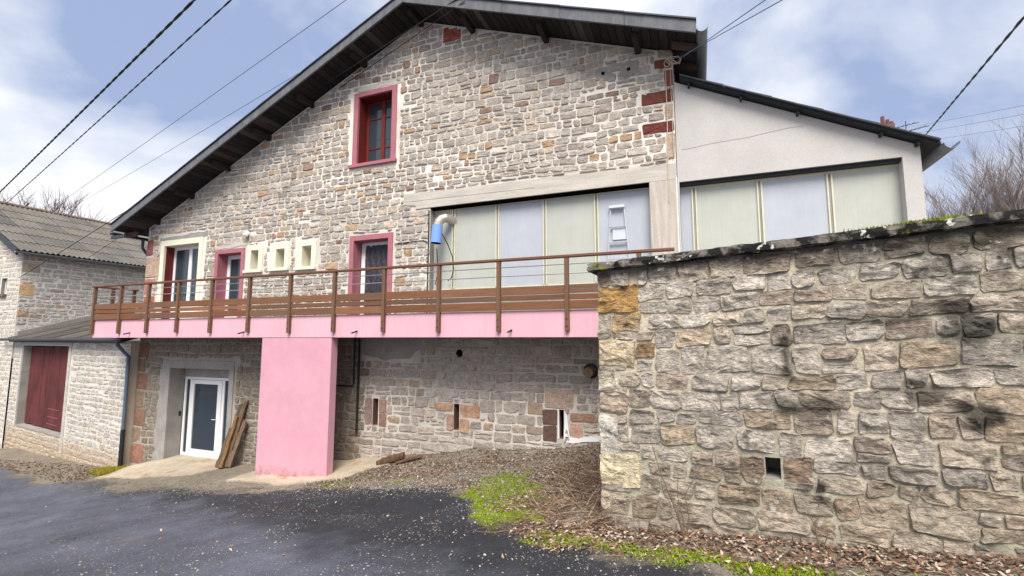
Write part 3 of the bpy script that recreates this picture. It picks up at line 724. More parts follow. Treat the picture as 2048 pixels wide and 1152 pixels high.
def gutter(name, pts_y0, pts_y1, x, z, r, m, parent, half=True, axis='y'):
    n = 10; v = []; f = []
    for y in (pts_y0, pts_y1):
        for rr in (r, r - .008):
            for k in range(n + 1):
                an = math.pi + math.pi * k / n
                p = (x + rr * math.cos(an), y, z + rr * math.sin(an)) if axis == 'y' else None
                v.append(p)
    m_ = n + 1
    for k in range(n):
        f.append([k, k + 1, 2 * m_ + k + 1, 2 * m_ + k]); f.append([m_ + k + 1, m_ + k, 3 * m_ + k, 3 * m_ + k + 1]); f.append([k + 1, k, m_ + k, m_ + k + 1])
        f.append([2 * m_ + k, 2 * m_ + k + 1, 3 * m_ + k + 1, 3 * m_ + k])
    f.append([0, 2 * m_, 3 * m_, m_]); f.append([n, m_ + n, 3 * m_ + n, 2 * m_ + n])
    return obj(name, v, f, m, parent, smooth=False)
gt = gutter('gutter', OV - .06, 12.3, ER_[0] + .1, ER_[1] + .06, .10, M['zinc'], roof)
gutter('gutter', OV + .05, 12.3, EL[0] - .06, EL[1] + .0, .08, M['darkzinc'], roof)
for yy in np.arange(-.4, 5, .75):
    box('rafter_end', M['soffit'], roof, EL[0] - .02, HX0, yy, yy + .09, EL[1] - .1, EL[1] + .05, tint=s2l((92, 70, 60)))
    mb = MB(); mb.prism([(HX1, roofz(HX1) - .12), (ER_[0], ER_[1] - .12), (ER_[0], ER_[1] + .01), (HX1, roofz(HX1) + .01)], yy, yy + .09, lambda p, z, d: (p, d, z)); mb.build('rafter_end', M['soffit'], roof, tint=s2l((80, 66, 58)))
box('eave_bar', M['darkzinc'], roof, EL[0] - .05, EL[0] + .62, OV + .05, OV + .1, EL[1] - .22, EL[1] - .12)
MB().tube([(HX0 - .1, -.1, EL[1] - .16), (HX0 - .1, -.1, 6.3), (HX0 - .06, .12, 6.0), (HX0 - .06, .12, 4.0)], .045, 8).build('downpipe', M['darkzinc'], roof)

# ------------------------------------------------------------------ rendered extension on the right
ext = thing('rendered_extension', (1.7, 5, 3), 'pale rendered lean-to extension with a row of frosted panels under its sloping roof', 'building')
XA, XB = -.305, 3.66
ez = lambda x: 8.66 - (x - XA) * .497
O_EX = (-.27, 3.40, 3.6, 6.50)
wall_sheet('wall', XA, XB, 3.0, 8.7, [O_EX], lambda x, z, d: (x, -.012 - d, z), M['render'], ext, lambda x, z: (1, 1, 1), 2.0, [(.497, 1, 8.66 + XA * .497 - .02)])
box('side_wall', M['render'], ext, XB - .25, XB, -.01, 9, 2.0, ez(XB) - .04)
mb = MB(); mb.prism([(XA, 3), (XB, 3), (XB, ez(XB) - .05), (XA, ez(XA) - .05)], 8.98, 8.7, lambda a, z, d: (a, d, z)); mb.build('back_wall', M['render'], ext)
box('head_reveal', M['cement'], ext, -.27, 3.40, -.010, .3, 6.502, 6.56)
box('right_reveal', M['render'], ext, 3.402, 3.44, -.010, .3, 3.6, 6.5)
box('dark_lintel', M['castiron'], ext, -.27, 3.40, .05, .25, 6.44, 6.5)
glazing(ext, -.27, 3.40, 4.0, 6.44, [.0, 1.19, 2.35], .2, 'bgbg')
box('plinth', M['render'], ext, -.27, 3.4, .17, .3, 3.5, 3.999)
box('corner_joint', M['black'], ext, XA - .006, XA + .004, -.016, .0, 6.6, 8.6)
MB().tube([(x_, -.0135, 7.16 + .07 * x_ + .035 * vn(x_ * 3, 1, 1)) for x_ in np.arange(-.2, 2.0, .12)], .004, 4).build('hairline_crack', M['cement'], ext)
er = slope_slab('roof', XA + .12, ez(XA + .12) + .0, XB + .22, ez(XB + .22) + .0, -.2, 9.2, .045, M['castiron'], ext)
for k in range(10):
    a = XA + .12 + k * .405; b_ = a + .40
    mb = MB(); mb.prism([(a, ez(a) + .047), (b_, ez(b_) + .047), (b_, ez(b_) + .07 + .012 * (k % 2)), (a, ez(a) + .07)], -.25, 9.2, lambda p, z, d: (p, d, z)); mb.build('roof_tile_course', M['slate'], er)
for px in (-.02, .92, 1.86, 3.1, 3.6):
    box('purlin_end', M['castiron'], er, px - .018, px + .018, -.15, .0, ez(px) - .08, ez(px) - .002)
gutter('gutter', -.28, 9, XB + .33, ez(XB + .22) - .0, .11, M['zinc'], er)

# ------------------------------------------------------------------ balcony
bal = thing('balcony', (-9, -.6, 3.4), 'long balcony with pink edge beam, timber rail and one broad pink pillar', 'balcony')
BY = -1.2; BX0, BX1 = -17.03, -.95
beam = box('edge_beam', M['pink'], bal, BX0, BX1, BY, BY + .18, 3.37, 3.89, .008)
box('side_beam', M['pink'], bal, BX0, BX0 + .18, BY + .181, -.0, 3.372, 3.888)
box('slab', M['cement'], bal, BX0 + .181, BX1, BY + .181, -.035, 3.62, 3.88)
plr = box('pillar', M['pinkp'], bal, -10.1, -7.93, BY + .01, BY + .22, -.3, 3.368, .006)
px_ = [-16.98, -15.72, -14.48, -13.22, -11.92, -10.56, -9.2, -7.85, -6.47, -5.08, -3.71, -2.31, -.97]
woodc = [(122, 86, 64), (114, 82, 64), (130, 90, 64), (120, 80, 57), (108, 80, 65)]
box('handrail', M['rail'], bal, -17.08, -.36, BY - .10, BY + .02, 4.885, 4.935, .008)
for i, x in enumerate(px_):
    po = box('post', M['postwood'], bal, x - .04, x + .04, BY - .085, BY - .002, 3.48 + rs.uniform(0, .03), 4.884, .006)
    for zz in (3.58, 3.72): MB().tube([(x, BY - .094, zz), (x, BY - .083, zz)], .014, 6).build('bolt', M['castiron'], po)
    if i + 1 < len(px_):
        a, b_ = x + .041, px_[i + 1] - .041
        for z0_, z1_ in ((4.205, 4.365), (4.085, 4.185), (3.905, 4.065)):
            dz = rs.uniform(-.006, .006)
            k = rs.uniform(.85, 1.15)
            box('board', M['wood'], bal, a, b_, BY - .05, BY - .022, z0_ + dz, z1_ + dz, .004, tint=np.array(s2l(rs.choice(woodc))) * k)
        for zz in (4.58, 4.76): MB().tube([(a - .02, BY - .04, zz), (b_ + .02, BY - .04, zz)], .011, 6).build('steel_bar', M['steel'], bal)
# left return of the railing
box('handrail', M['rail'], bal, -17.08, -16.98, BY + .021, -.04, 4.887, 4.933, .008)
for y in (-.72, -.12):
    box('post', M['postwood'], bal, -17.115, -17.035, y - .04, y + .04, 3.5, 4.886, .006)
for z0_, z1_ in ((4.205, 4.365), (4.085, 4.185), (3.905, 4.065)):
    box('board', M['wood'], bal, -17.034, -17.008, BY + .0, -.1, z0_, z1_, .004, tint=s2l((140, 86, 56)))
for zz in (4.58, 4.76): MB().tube([(-17.03, BY, zz), (-17.03, -.1, zz)], .011, 6).build('steel_bar', M['steel'], bal)
for x in (-15.25, -10.72, -7.2, -3.45):
    MB().tube([(x, BY + .02, 3.52), (x - .02, BY - .16, 3.47)], .018, 8).build('drain_pipe', M['castiron'], bal)

# ------------------------------------------------------------------ lower glazed door
ld = surround(house, 'door_surround', (O_LD[0], O_LD[1], -.3, 2.45), .18, .24, M['cement'], .45, M['cement'], proud=.03)
patch('cement_patch', [(-15.75, -.4), (-15.4, -.4), (-15.4, 2.69), (-12.46, 2.69), (-12.46, 2.2), (-12.28, 2.15), (-12.2, 2.7), (-12.3, 2.84), (-15.5, 2.80), (-15.7, 2.2)], M['cement'], house, .018)
dr = MB()
Yd = .45
dr.box(-15.2, -15.11, Yd, Yd + .07, -.24, 2.16, .005); dr.box(-14.95, -14.90, Yd + .003, Yd + .07, -.24, 2.16); dr.box(-13.52, -13.42, Yd + .003, Yd + .07, -.24, 2.16); dr.box(-12.74, -12.67, Yd, Yd + .07, -.24, 2.16)
dr.box(-15.2, -12.67, Yd + .006, Yd + .066, 2.08, 2.155); dr.box(-15.2, -12.67, Yd + .006, Yd + .066, -.24, -.15)
lower = dr.build('door_frame', M['white'], house)
box('shutter_box', M['cement'], house, -15.2, -12.67, Yd - .03, Yd + .1, 2.165, 2.45)
lf = MB(); lf.box(-14.895, -14.74, Yd - .015, Yd + .05, -.145, 2.07, .005); lf.box(-13.70, -13.525, Yd - .015, Yd + .05, -.145, 2.07, .005); lf.box(-14.74, -13.70, Yd - .013, Yd + .048, 1.95, 2.07); lf.box(-14.74, -13.70, Yd - .013, Yd + .048, -.145, -.02)
leaf = lf.build('door_leaf', M['white'], house)
for a, b_, c, d in ((-14.74, -13.70, -.02, 1.95),): box('pane', M['glass'], leaf, a, b_, Yd + .02, Yd + .03, c, d)
for a, b_ in ((-15.11, -14.95), (-13.42, -12.74)): box('pane', M['glass'], lower, a, b_, Yd + .03, Yd + .04, -.15, 2.08)
MB().tube([(-13.66, Yd - .02, .92), (-13.66, Yd - .07, .92), (-13.80, Yd - .07, .92)], .011, 6).build('handle', M['white'], leaf)
box('key_safe', M['castiron'], lower, -15.219, -15.19, .33, .40, .95, 1.1, .01)

# ------------------------------------------------------------------ apron slabs
def slab_sheet(name, poly, lift, m, edge=.12):
    # polygon filled with a grid following the ground, with a visible edge
    xs = [p[0] for p in poly]; ys = [p[1] for p in poly]
    n = len(poly)
    v = []; pts = []
    for i, p in enumerate(poly):
        q = poly[(i + 1) % n]; k = max(2, int(math.hypot(q[0] - p[0], q[1] - p[1]) / .15))
        for t in range(k):
            u = t / k; pts.append((p[0] + (q[0] - p[0]) * u + rs.uniform(-.03, .03), p[1] + (q[1] - p[1]) * u + rs.uniform(-.03, .03)))
    cx, cy = sum(xs) / n, sum(ys) / n; N_ = len(pts); rings = 6; f = []
    for r in range(rings):
        k = 1 - r / rings
        for (x, y) in pts:
            X, Y = cx + (x - cx) * k, cy + (y - cy) * k; v.append((X, Y, lift(X, Y)))
    v.append((cx, cy, lift(cx, cy)))
    for r in range(rings - 1):
        for i in range(N_): f.append([r * N_ + i, r * N_ + (i + 1) % N_, (r + 1) * N_ + (i + 1) % N_, (r + 1) * N_ + i])
    for i in range(N_): f.append([(rings - 1) * N_ + i, (rings - 1) * N_ + (i + 1) % N_, rings * N_])
    b0 = len(v)
    for (x, y) in pts: v.append((x, y, lift(x, y) - edge))
    for i in range(N_): f.append([b0 + i, b0 + (i + 1) % N_, (i + 1) % N_, i])
    return tag(obj(name, v, f, m), kind='structure')
slab_sheet('apron', [(-15.25, .44), (-12.66, .44), (-12.66, -.02), (-12.3, -.3), (-12.6, -.95), (-14.4, -1.35), (-16.3, -1.2), (-16.2, -.3), (-15.4, -.05)],
           lambda x, y: max(g1(x, y) + .035, -.235 + min(0, (y + .1)) * .2 + min(0, (x + 15)) * .16), M['slab'])
slab_sheet('pillar_apron', [(-10.6, -1.55), (-8.6, -1.75), (-7.4, -1.3), (-6.7, -.5), (-7.4, -.02), (-9.6, -.02), (-10.5, -.6)], lambda x, y: g1(x, y) + .03, M['slab'])

# ------------------------------------------------------------------ retaining wall
RO = Vector((-1.135, -4.20, 0)); RE = Vector((ER[0], ER[1], 0)); RN = Vector((-NR[0], -NR[1], 0))
SLP = .0425
def fR(s, z, d): p = RO + RE * s + RN * d; return (p.x, p.y, z + SLP * s)
ret = thing('retaining_wall', (RO.x + 2.5, RO.y - .3, 1.2), 'tall rubble stone wall with black lichened coping in the foreground', 'wall')
RH = 4.17
SPOTS = [(3.32, 2.56, .17, .11, 1.0), (3.33, 3.25, .17, .12, .92), (3.15, 3.25, .08, .09, .9), (1.94, 3.08, .06, .24, .95), (2.04, 2.61, .34, .10, .8), (2.68, 3.41, .34, .06, .65), (3.25, 3.46, .15, .08, .85), (2.99, 2.75, .13, .10, .8), (3.24, 3.81, .2, .11, .6), (2.45, 4.02, .35, .10, .6), (3.59, 3.86, .06, .14, .8), (3.4, 3.11, .22, .26, .42), (.64, 4.1, .4, .09, .7), (3.08, 4.05, .5, .09, .7), (2.5, 2.1, .2, .08, .5), (2.75, 2.0, .15, .1, .4)]
def stain(s, z):
    t = 0
    for a, b_, ra, rb, k in SPOTS:
        d = math.hypot((s - a) / ra, (z - b_) / rb) + (vn(s * 9, z * 9, 1) - .5) * .9; t = max(t, k * (1 - sm(.65, 1.35, d)))
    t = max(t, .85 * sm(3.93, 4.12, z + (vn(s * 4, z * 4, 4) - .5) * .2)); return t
def rm_t(s, z):
    c = np.array(s2l((208, 196, 176))); m2 = np.array(s2l((182, 176, 158))); k = sm(.3, .7, vn(s * 1.2, z * 1.2, 3))
    c = c * (1 - k) + m2 * k
    return c * (1 - .8 * stain(s, z))
O_H = (1.71, 1.845, 1.90, 2.10)
LW = 9.5
wall_sheet('wall', 0, 4.6, .6, RH, [O_H], lambda a, z, d: fR(a, z, d + .002), M['rmortar'], ret, rm_t, .045, relief=.026)
wall_sheet('wall_far', 4.6, LW, .6, RH, [], fR, M['rmortar'], ret, rm_t, .4)
RD = [(.0, .49, 3.64, 3.95, (182, 144, 92)), (.0, .17, 3.36, 3.62, (176, 164, 150)), (.19, .50, 3.42, 3.62, (180, 154, 118)), (.0, .42, 3.02, 3.32, (206, 188, 160)), (.45, .66, 3.10, 3.28, (158, 132, 104)),
      (.0, .18, 2.72, 3.0, (184, 174, 158)), (.0, .34, 2.48, 2.70, (178, 160, 144)), (.0, .21, 2.03, 2.46, (206, 200, 188)), (.0, .46, 1.66, 2.01, (212, 198, 168)),
      (1.5, 1.7, 1.92, 2.1, (132, 116, 102)), (1.86, 2.12, 1.88, 2.12, (146, 126, 110))]
rr = random.Random(23)
sts = lay(0.0, 4.75, .75, RH - .02, .155, .235, .21, .46, [O_H] + [d[:4] for d in RD], rr, .022, .018, .12, .05)
def rc(rg, s, z):
    r = rg.random()
    c = (180, 171, 161) if r < .36 else (178, 163, 146) if r < .66 else (198, 189, 179) if r < .86 else (178, 156, 130) if r < .93 else (152, 134, 120)
    if z < 1.9: c = mixc(c, (138, 118, 94), .45)
    c = mixc(c, (178, 168, 156), .4); k = rg.uniform(.93, 1.1)
    return tuple(min(250, v * k) for v in c)
R3 = [(p, r, s2l(rc(rr, r[0], r[2]))) for p, r in sts]
R3 += [(rectpoly(a, b_, c, d, rr, .02), (a, b_, c, d), s2l(col)) for a, b_, c, d, col in RD]
def fR_clip(s, z, d): return fR(s, z, d)
put_stones(ret, R3, fR_clip, M['rstone'], rr, rc, .020, .010, .034, 3, 300, wear=lambda a, z: 1 - .86 * stain(a, z))
far = lay(4.75, LW, .75, RH - .02, .2, .3, .3, .6, [], rr, .055, .03, .1, .04)
put_stones(ret, [(p, r) for p, r in far], fR, M['rstone'], rr, rc, .03, .02, .03, 1, 0)
hb = MB()
for (a, b_, c, d) in ((O_H[0] - .02, O_H[0], O_H[2], O_H[3]), (O_H[1], O_H[1] + .02, O_H[2], O_H[3]), (O_H[0] - .02, O_H[1] + .02, O_H[2] - .02, O_H[2]), (O_H[0] - .02, O_H[1] + .02, O_H[3], O_H[3] + .02)):
    hb.prism([(a, c), (b_, c), (b_, d), (a, d)], -.45, 0, fR)
hb.prism([(O_H[0], O_H[2]), (O_H[1], O_H[2]), (O_H[1], O_H[3]), (O_H[0], O_H[3])], -.46, -.45, fR)
hb.build('weep_hole', M['cement'], ret)
hb = MB(); hb.prism([(0, .6), (LW, .6), (LW, RH), (0, RH)], -.5, -.47, fR); hb.build('inner_face', M['cement'], ret)
hb = MB(); hb.box(RO.x + .0, RO.x + .4, RO.y + .07, .0 - .05, .6, 3.75); hb.build('return_wall', M['cement'], ret)
hb = MB(); hb.prism([(-.001, .6), (.01, .6), (.01, RH - .01), (-.001, RH - .01)], -.47, -.01, fR); hb.build('end_face', M['cement'], ret)
fE = lambda y, z, d: (RO.x - d, y, z)
rw = lay(RO.y + .12, -.06, .9, 3.74, .17, .26, .24, .5, [], rr, .03, .02, .12, .04)
put_stones(ret, [(p, q) for p, q in rw], fE, M['rstone'], rr, rc, .02, .014, .02, 1, 0)
# coping with a rough edge
cv = []; cf = []; ns = 170
prof = [(-.52, -.03), (-.52, .08), (-.25, .10), (.04, .095), (.09, .08), (.10, .045), (.098, .0), (.06, -.010), (-.03, -.010)]
for i in range(ns + 1):
    s = -.10 + (LW + .1) * i / ns
    for k, (d, z) in enumerate(prof):
        a = (vn(s * 5, k * 1.7, 8) - .5) * .012 + (vn(s * 17, k * 1.7, 2) - .5) * .014
        b_ = (vn(s * 5, k * 1.7, 21) - .5) * .010 + (vn(s * 17, k * 1.7, 33) - .5) * .013
        cv.append(fR(s, RH + z + (b_ if k > 0 else 0), d + a))
m_ = len(prof)
for i in range(ns):
    for k in range(m_): cf.append([i * m_ + k, i * m_ + (k + 1) % m_, (i + 1) * m_ + (k + 1) % m_, (i + 1) * m_ + k])
cf.append(list(range(m_))[::-1]); cf.append([ns * m_ + k for k in range(m_)])
obj('coping', cv, cf, M['coping'], ret)
# moss cushions on the coping
mm = MB(); mt = []
for k in range(900):
    s = rs.choice([2.9, 3.05, 3.2, 2.75]) + rs.gauss(0, .10); d = rs.uniform(-.1, .06)
    p = fR(s, RH + .095 + (vn(s * 5, 1.7 * 3, 21) - .5) * .03, d); h = rs.uniform(.012, .04)
    a = rs.uniform(0, 6.28); w_ = .012
    mm.add([(p[0] - w_ * math.cos(a), p[1] - w_ * math.sin(a), p[2] - .01), (p[0] + w_ * math.cos(a), p[1] + w_ * math.sin(a), p[2] - .01), (p[0] + rs.uniform(-.012, .012), p[1] + rs.uniform(-.012, .012), p[2] + h)], [[0, 1, 2]])
    mt += [np.array(s2l(rs.choice([(120, 132, 30), (92, 104, 30), (140, 142, 40)])))] * 3
o = mm.build('moss', M['moss'], ret, tint=np.array(mt)); o['kind'] = 'stuff'
# terrace behind the wall
tb = MB(); p1 = fR(.2, 0, -.5); p2 = fR(LW, 0, -.5)
tb.prism([(p1[0] - .1, p1[1]), (p2[0], p2[1]), (p2[0], -.02), (3.9, -.02), (p1[0] - .1, -.02)], 3.2, 3.83, lambda a, y, d: (a, y, d))
tag(tb.build('terrace', M['cement']), kind='structure')

# ------------------------------------------------------------------ shed on the left
A9 = R(9); SO = Vector((-17.0, -.22, 0)); SE = Vector((-math.cos(A9), math.sin(A9), 0)); SN = Vector((-math.sin(A9), -math.cos(A9), 0))
def fS(s, z, d): p = SO + SE * s + SN * d; return (p.x, p.y, z)
def fSm(u, z, d): return fS(-u, z, d)          # u runs left to right
shed = thing('stone_shed', (-22, 1.2, -1), 'low stone shed with faded red double doors under a mossy corrugated roof', 'shed')
SH = 3.28; SW = 10.85
O_SD = (-9.55, -4.72, -.17, 3.06)
def sh_t(x, z):
    c = np.array(s2l((214, 210, 202))); k = .88 + .2 * vn(x * .9, z * .9, 5); c = c * k
    lo = sm(-.1, -.7, z); return c * (1 - lo) + np.array(s2l((168, 148, 124))) * lo
wall_sheet('wall', -SW, .21, -1.9, SH, [O_SD], fSm, M['mortar'], shed, sh_t, .3)
rsd = random.Random(31)
NS = [O_SD, (-9.95, -4.45, 3.06, 3.28), (-9.95, -9.55, -.2, 3.1), (-4.72, -4.40, -.75, 3.1)]
def shc(rg, x, z):
    c = facade_colour(rg, x, z); c = mixc(c, (200, 196, 190), .5)
    if z < -.2: c = mixc(c, (180, 158, 132), .5)
    return c
sl = lay(-SW, .20, -1.7, SH, .15, .24, .24, .55, NS, rsd, .045, .02, .12, .03)
put_stones(shed, sl, fSm, M['stone'], rsd, shc, .014, .01, .016, 1, 300, vis=lambda x, z: z > -1.1)
o = MB(); o.prism([(-9.93, 3.062), (-4.45, 3.062), (-4.45, 3.26), (-9.93, 3.26)], -.02, .03, fSm); o.build('lintel', M['concrete'], shed)
o = MB(); o.prism([(-9.75, -.2), (-9.551, -.2), (-9.551, 3.06), (-9.75, 3.06)], -.3, .026, fSm); o.build('left_jamb', M['cement'], shed)
o = MB(); o.prism([(-4.719, -.75), (-4.5, -.75), (-4.5, 3.06), (-4.719, 3.06)], -.3, .028, fSm); o.build('right_jamb', M['concrete'], shed)
o = MB(); o.prism([(-9.55, -.22), (-4.72, -.22), (-4.72, -.17), (-9.55, -.17)], -.3, .03, fSm); o.build('sill', M['cement'], shed)
o = MB(); o.prism([(-9.55, -.17), (-4.72, -.17), (-4.72, 3.06), (-9.55, 3.06)], -.34, -.32, fSm); o.build('dark_backing', M['dark'], shed)
nb = 16
leaves = []
for k in range(2):
    a = -9.52 + k * 2.40; lm = MB()
    for z in (.25, 1.45, 2.7): lm.prism([(a + .05, z), (a + 2.3, z), (a + 2.3, z + .12), (a + .05, z + .12)], -.30, -.262, fSm)
    lo_ = lm.build('door_leaf', M['reddoor'], shed); leaves.append(lo_)
    for j in range(8):
        u = a + .008 + j * .298
        pb = MB(); zt = 3.03 - rsd.uniform(0, .015); zb = -.14 + rsd.uniform(0, .03)
        pb.prism([(u, zb), (u + .295, zb), (u + .295, zt), (u, zt)], -.26, -.215 + rsd.uniform(-.006, .006), fSm); pb.build('plank', M['reddoor'], lo_)
for k, z in enumerate((.05, .32, .62)):
    o = MB(); o.prism([(-7.0, z), (-5.9, z - .01), (-5.9, z + .002), (-7.0, z + .012)], -.21, -.2, fSm); o.build('pale_batten', M['rose'], leaves[1])
# shed roof: corrugated sheets
def corr(p0, eu, ev, W, Lh, pitch, amp, n_up, m, name, parent, tint, thick=.0):
    """corrugated sheet: corrugations run along ev, wave across eu"""
    nw = max(4, int(round(W / pitch)) * 6); nrm = Vector(eu).cross(Vector(ev)).normalized()
    if nrm.z < 0: nrm = -nrm
    v = []; f = []
    for j in range(n_up + 1):
        for i in range(nw + 1):
            u = W * i / nw; h = amp * math.cos(2 * math.pi * u / pitch)
            p = Vector(p0) + Vector(eu) * u + Vector(ev) * (Lh * j / n_up) + nrm * h
            v.append(tuple(p))
    for j in range(n_up):
        for i in range(nw): q = j * (nw + 1) + i; f.append([q, q + 1, q + nw + 2, q + nw + 1])
    b0 = len(v)
    for i in range(nw + 1): v.append(tuple(Vector(v[i]) - nrm * .012))
    for i in range(nw): f.append([b0 + i, b0 + i + 1, i + 1, i])
    return obj(name, v, f, m, parent, tint=tint, smooth=False)
shroof = MB(); mS = .30
up = (Vector((-SN.x, -SN.y, mS))).normalized(); nS = SE.cross(up).normalized()
g0 = Vector(fS(-.3, 3.33, .24))
mb = MB(); q0 = Vector(fS(.1, 3.26, .2)); q1 = Vector(fS(SW, 3.26, .2))
mb.add([q0, q1, q1 + up * 5.4, q0 + up * 7.0, q0 - Vector((0, 0, .05)), q1 - Vector((0, 0, .05)), q1 + up * 5.4 - Vector((0, 0, .05)), q0 + up * 7.0 - Vector((0, 0, .05))], [[0, 1, 2, 3], [7, 6, 5, 4], [0, 4, 5, 1]])
sr = mb.build('roof', M['slate'], shed)
for r_ in range(4):
    for k in range(10):
        p = Vector(fS(.15 + k * 1.07, 3.33, .24)) + up * (1.35 * r_) + nS * (.02 + .012 * (k % 2)) * (1 if nS.z > 0 else -1) + Vector((0, 0, .015 * r_ * 0 + .012))
        if r_ == 3 and k > 7: continue
        corr(p, SE, up, 1.08, 1.42, .18, .022, 2, M['fibre'], 'roof_sheet', sr, np.array(s2l(rs.choice([(84, 78, 73), (74, 70, 66), (92, 86, 80)]))))
MB().tube([fS(-.35, 3.31, .30), fS(SW + .6, 3.31, .30)], .055, 8).build('gutter', M['darkzinc'], shed)
MB().tube([fS(.0, 3.30, .30), fS(-.0, 3.15, .28), fS(-.10, 2.98, .18), fS(-.27, 2.78, .07), fS(-.27, .5, .05)], .05, 10).build('downpipe', M['pvc'], shed)
MB().tube([fS(-.27, .55, .05), fS(-.27, -.78, .05)], .062, 10).build('cast_iron_foot', M['castiron'], shed)
box('end_wall', M['mortar'], shed, -16.99, -16.80, -.235, -.002, -1.5, SH, tint=s2l((196, 186, 172)))
# flashing against the taller building (cement fillet)
o = MB(); BXW = -27.8
zf = lambda y: 3.36 + mS * ((y - 1.45) * math.cos(A9)) + .10
o.prism([(1.5, zf(1.5)), (5.4, zf(5.4)), (5.4, zf(5.4) + .24), (1.5, zf(1.5) + .18)], -.02, .16, lambda y, z, d: (BXW + d, y, z)); o.build('flashing', M['cement'], shed)

# ------------------------------------------------------------------ taller stone building behind the shed
barn = thing('stone_barn', (-32, 7, -1.5), 'taller stone building at the left edge with grey corrugated roof and zinc gutter', 'building')
fB = lambda y, z, d: (BXW + d, y, z)
fG = lambda x, z, d: (x, 1.45 - d, z)
BR, BRX = 10.12, -33.2
vz = lambda x: 7.14 + (BXW - x) * (BR - 7.14) / (BXW - BRX) if x > BRX else BR - (BRX - x) * .53
def bt(x, z): return np.array(s2l((216, 210, 202))) * (.88 + .2 * vn(x * .9, z * .9, 15))
O_GW = (-29.28, -28.82, 5.32, 6.05)
wall_sheet('side_wall', 1.45, 15, 2.5, 7.14, [], fB, M['mortar'], barn, bt, .5)
wall_sheet('gable_wall', -38.6, BXW, -3, 10.2, [O_GW], fG, M['mortar'], barn, bt, .5, [((7.14 - BR) / (BXW - BRX) * -1 if False else (BR - 7.14) / (BXW - BRX), 1, 7.14 + BXW * (BR - 7.14) / (BXW - BRX)), (-.53, 1, BR - BRX * .53)])
rb = random.Random(41)
DB = [(1.46, 1.95, 5.25, 5.75, (206, 172, 130)), (1.46, 1.85, 4.3, 4.6, (190, 158, 130)), (1.46, 2.1, 6.3, 6.7, (178, 160, 142))]
bs = [(p, r) for p, r in lay(1.47, 7.2, 3.5, 7.1, .17, .25, .28, .55, [d[:4] for d in DB], rb, .045, .02, .1, .03)]
bs = [(p, r, mixc(facade_colour(rb, 0, 0), (200, 194, 186), .45)) for p, r in bs] + [(rectpoly(a, b_, c, d, rb), (a, b_, c, d), col) for a, b_, c, d, col in DB]
put_stones(barn, bs, fB, M['stone'], rb, facade_colour, .014, .01, .016, 1, 200)
gs = lay(-31.5, BXW - .02, -1.9, 8.4, .17, .25, .26, .5, [(O_GW[0] - .05, O_GW[1] + .05, O_GW[2] - .12, O_GW[3] + .05)], rb, .045, .02, .1, .03, [((BR - 7.14) / (BXW - BRX), 1, 7.10 + BXW * (BR - 7.14) / (BXW - BRX))])
put_stones(barn, [(p, r, mixc(facade_colour(rb, 0, 0), (206, 202, 194), .5)) for p, r in gs], fG, M['stone'], rb, facade_colour, .014, .01, .016, 1, 90, vis=lambda x, z: x > -30.2 and z > -1.4)
wo = MB(); wo.box(O_GW[0], O_GW[1], 1.60, 1.65, O_GW[2], O_GW[3]); wb = casement(barn, 'window', O_GW[0], O_GW[1], O_GW[2], O_GW[3], 1.58, M['white'], .05, 1)
rv = MB(); rv.box(O_GW[0] - .03, O_GW[0], 1.452, 1.65, O_GW[2], O_GW[3]); rv.box(O_GW[1], O_GW[1] + .03, 1.452, 1.65, O_GW[2], O_GW[3]); rv.box(O_GW[0] - .03, O_GW[1] + .03, 1.452, 1.65, O_GW[3], O_GW[3] + .03); rv.build('reveal', M['cement'], wb)
box('sill', M['oldwood'], wb, O_GW[0] - .1, O_GW[1] + .1, 1.33, 1.6, O_GW[2] - .1, O_GW[2], tint=s2l((120, 96, 80)))
mb = MB(); mb.box(-38.6, BXW - .02, 15, 15.2, -3, 7); mb.box(-38.6, -38.4, 1.5, 15, -3, 7.1); mb.build('other_walls', M['cement'], barn)
# roof
ve = Vector((BRX - (BXW + .38), 0, BR + .12 - 7.16)); VL = ve.length; ve.normalize()
e0 = Vector((BXW + .38, 1.12, 7.16))
mb = MB(); eo = e0 + Vector((-.02, 0, -.06)); t_ = Vector((0, 14, 0))
mb.add([eo, eo + t_, eo + t_ + ve * VL, eo + ve * VL, eo + ve * VL + Vector((-5.8, 0, -3.08)), eo + t_ + ve * VL + Vector((-5.8, 0, -3.08))], [[0, 1, 2, 3], [3, 2, 5, 4]])
bro = mb.build('roof', M['slate'], barn)
nrow = 6; rl = VL / nrow
nn = Vector((0, 1, 0)).cross(ve); nn = nn if nn.z > 0 else -nn
for r_ in range(nrow):
    for k in range(8):
        p = e0 + Vector((0, k * 1.0, 0)) + ve * (rl * r_) + nn * (.045 + .008 * (k % 2))
        tl = s2l(rb.choice([(104, 100, 97), (96, 93, 91), (110, 106, 102), (108, 103, 96)]))
        corr(p, Vector((0, 1, 0)), (ve * (rl + .10) - nn * .03).normalized(), 1.0, rl + .10, .2, .032, 2, M['fibre'], 'roof_sheet', bro, np.array(tl))
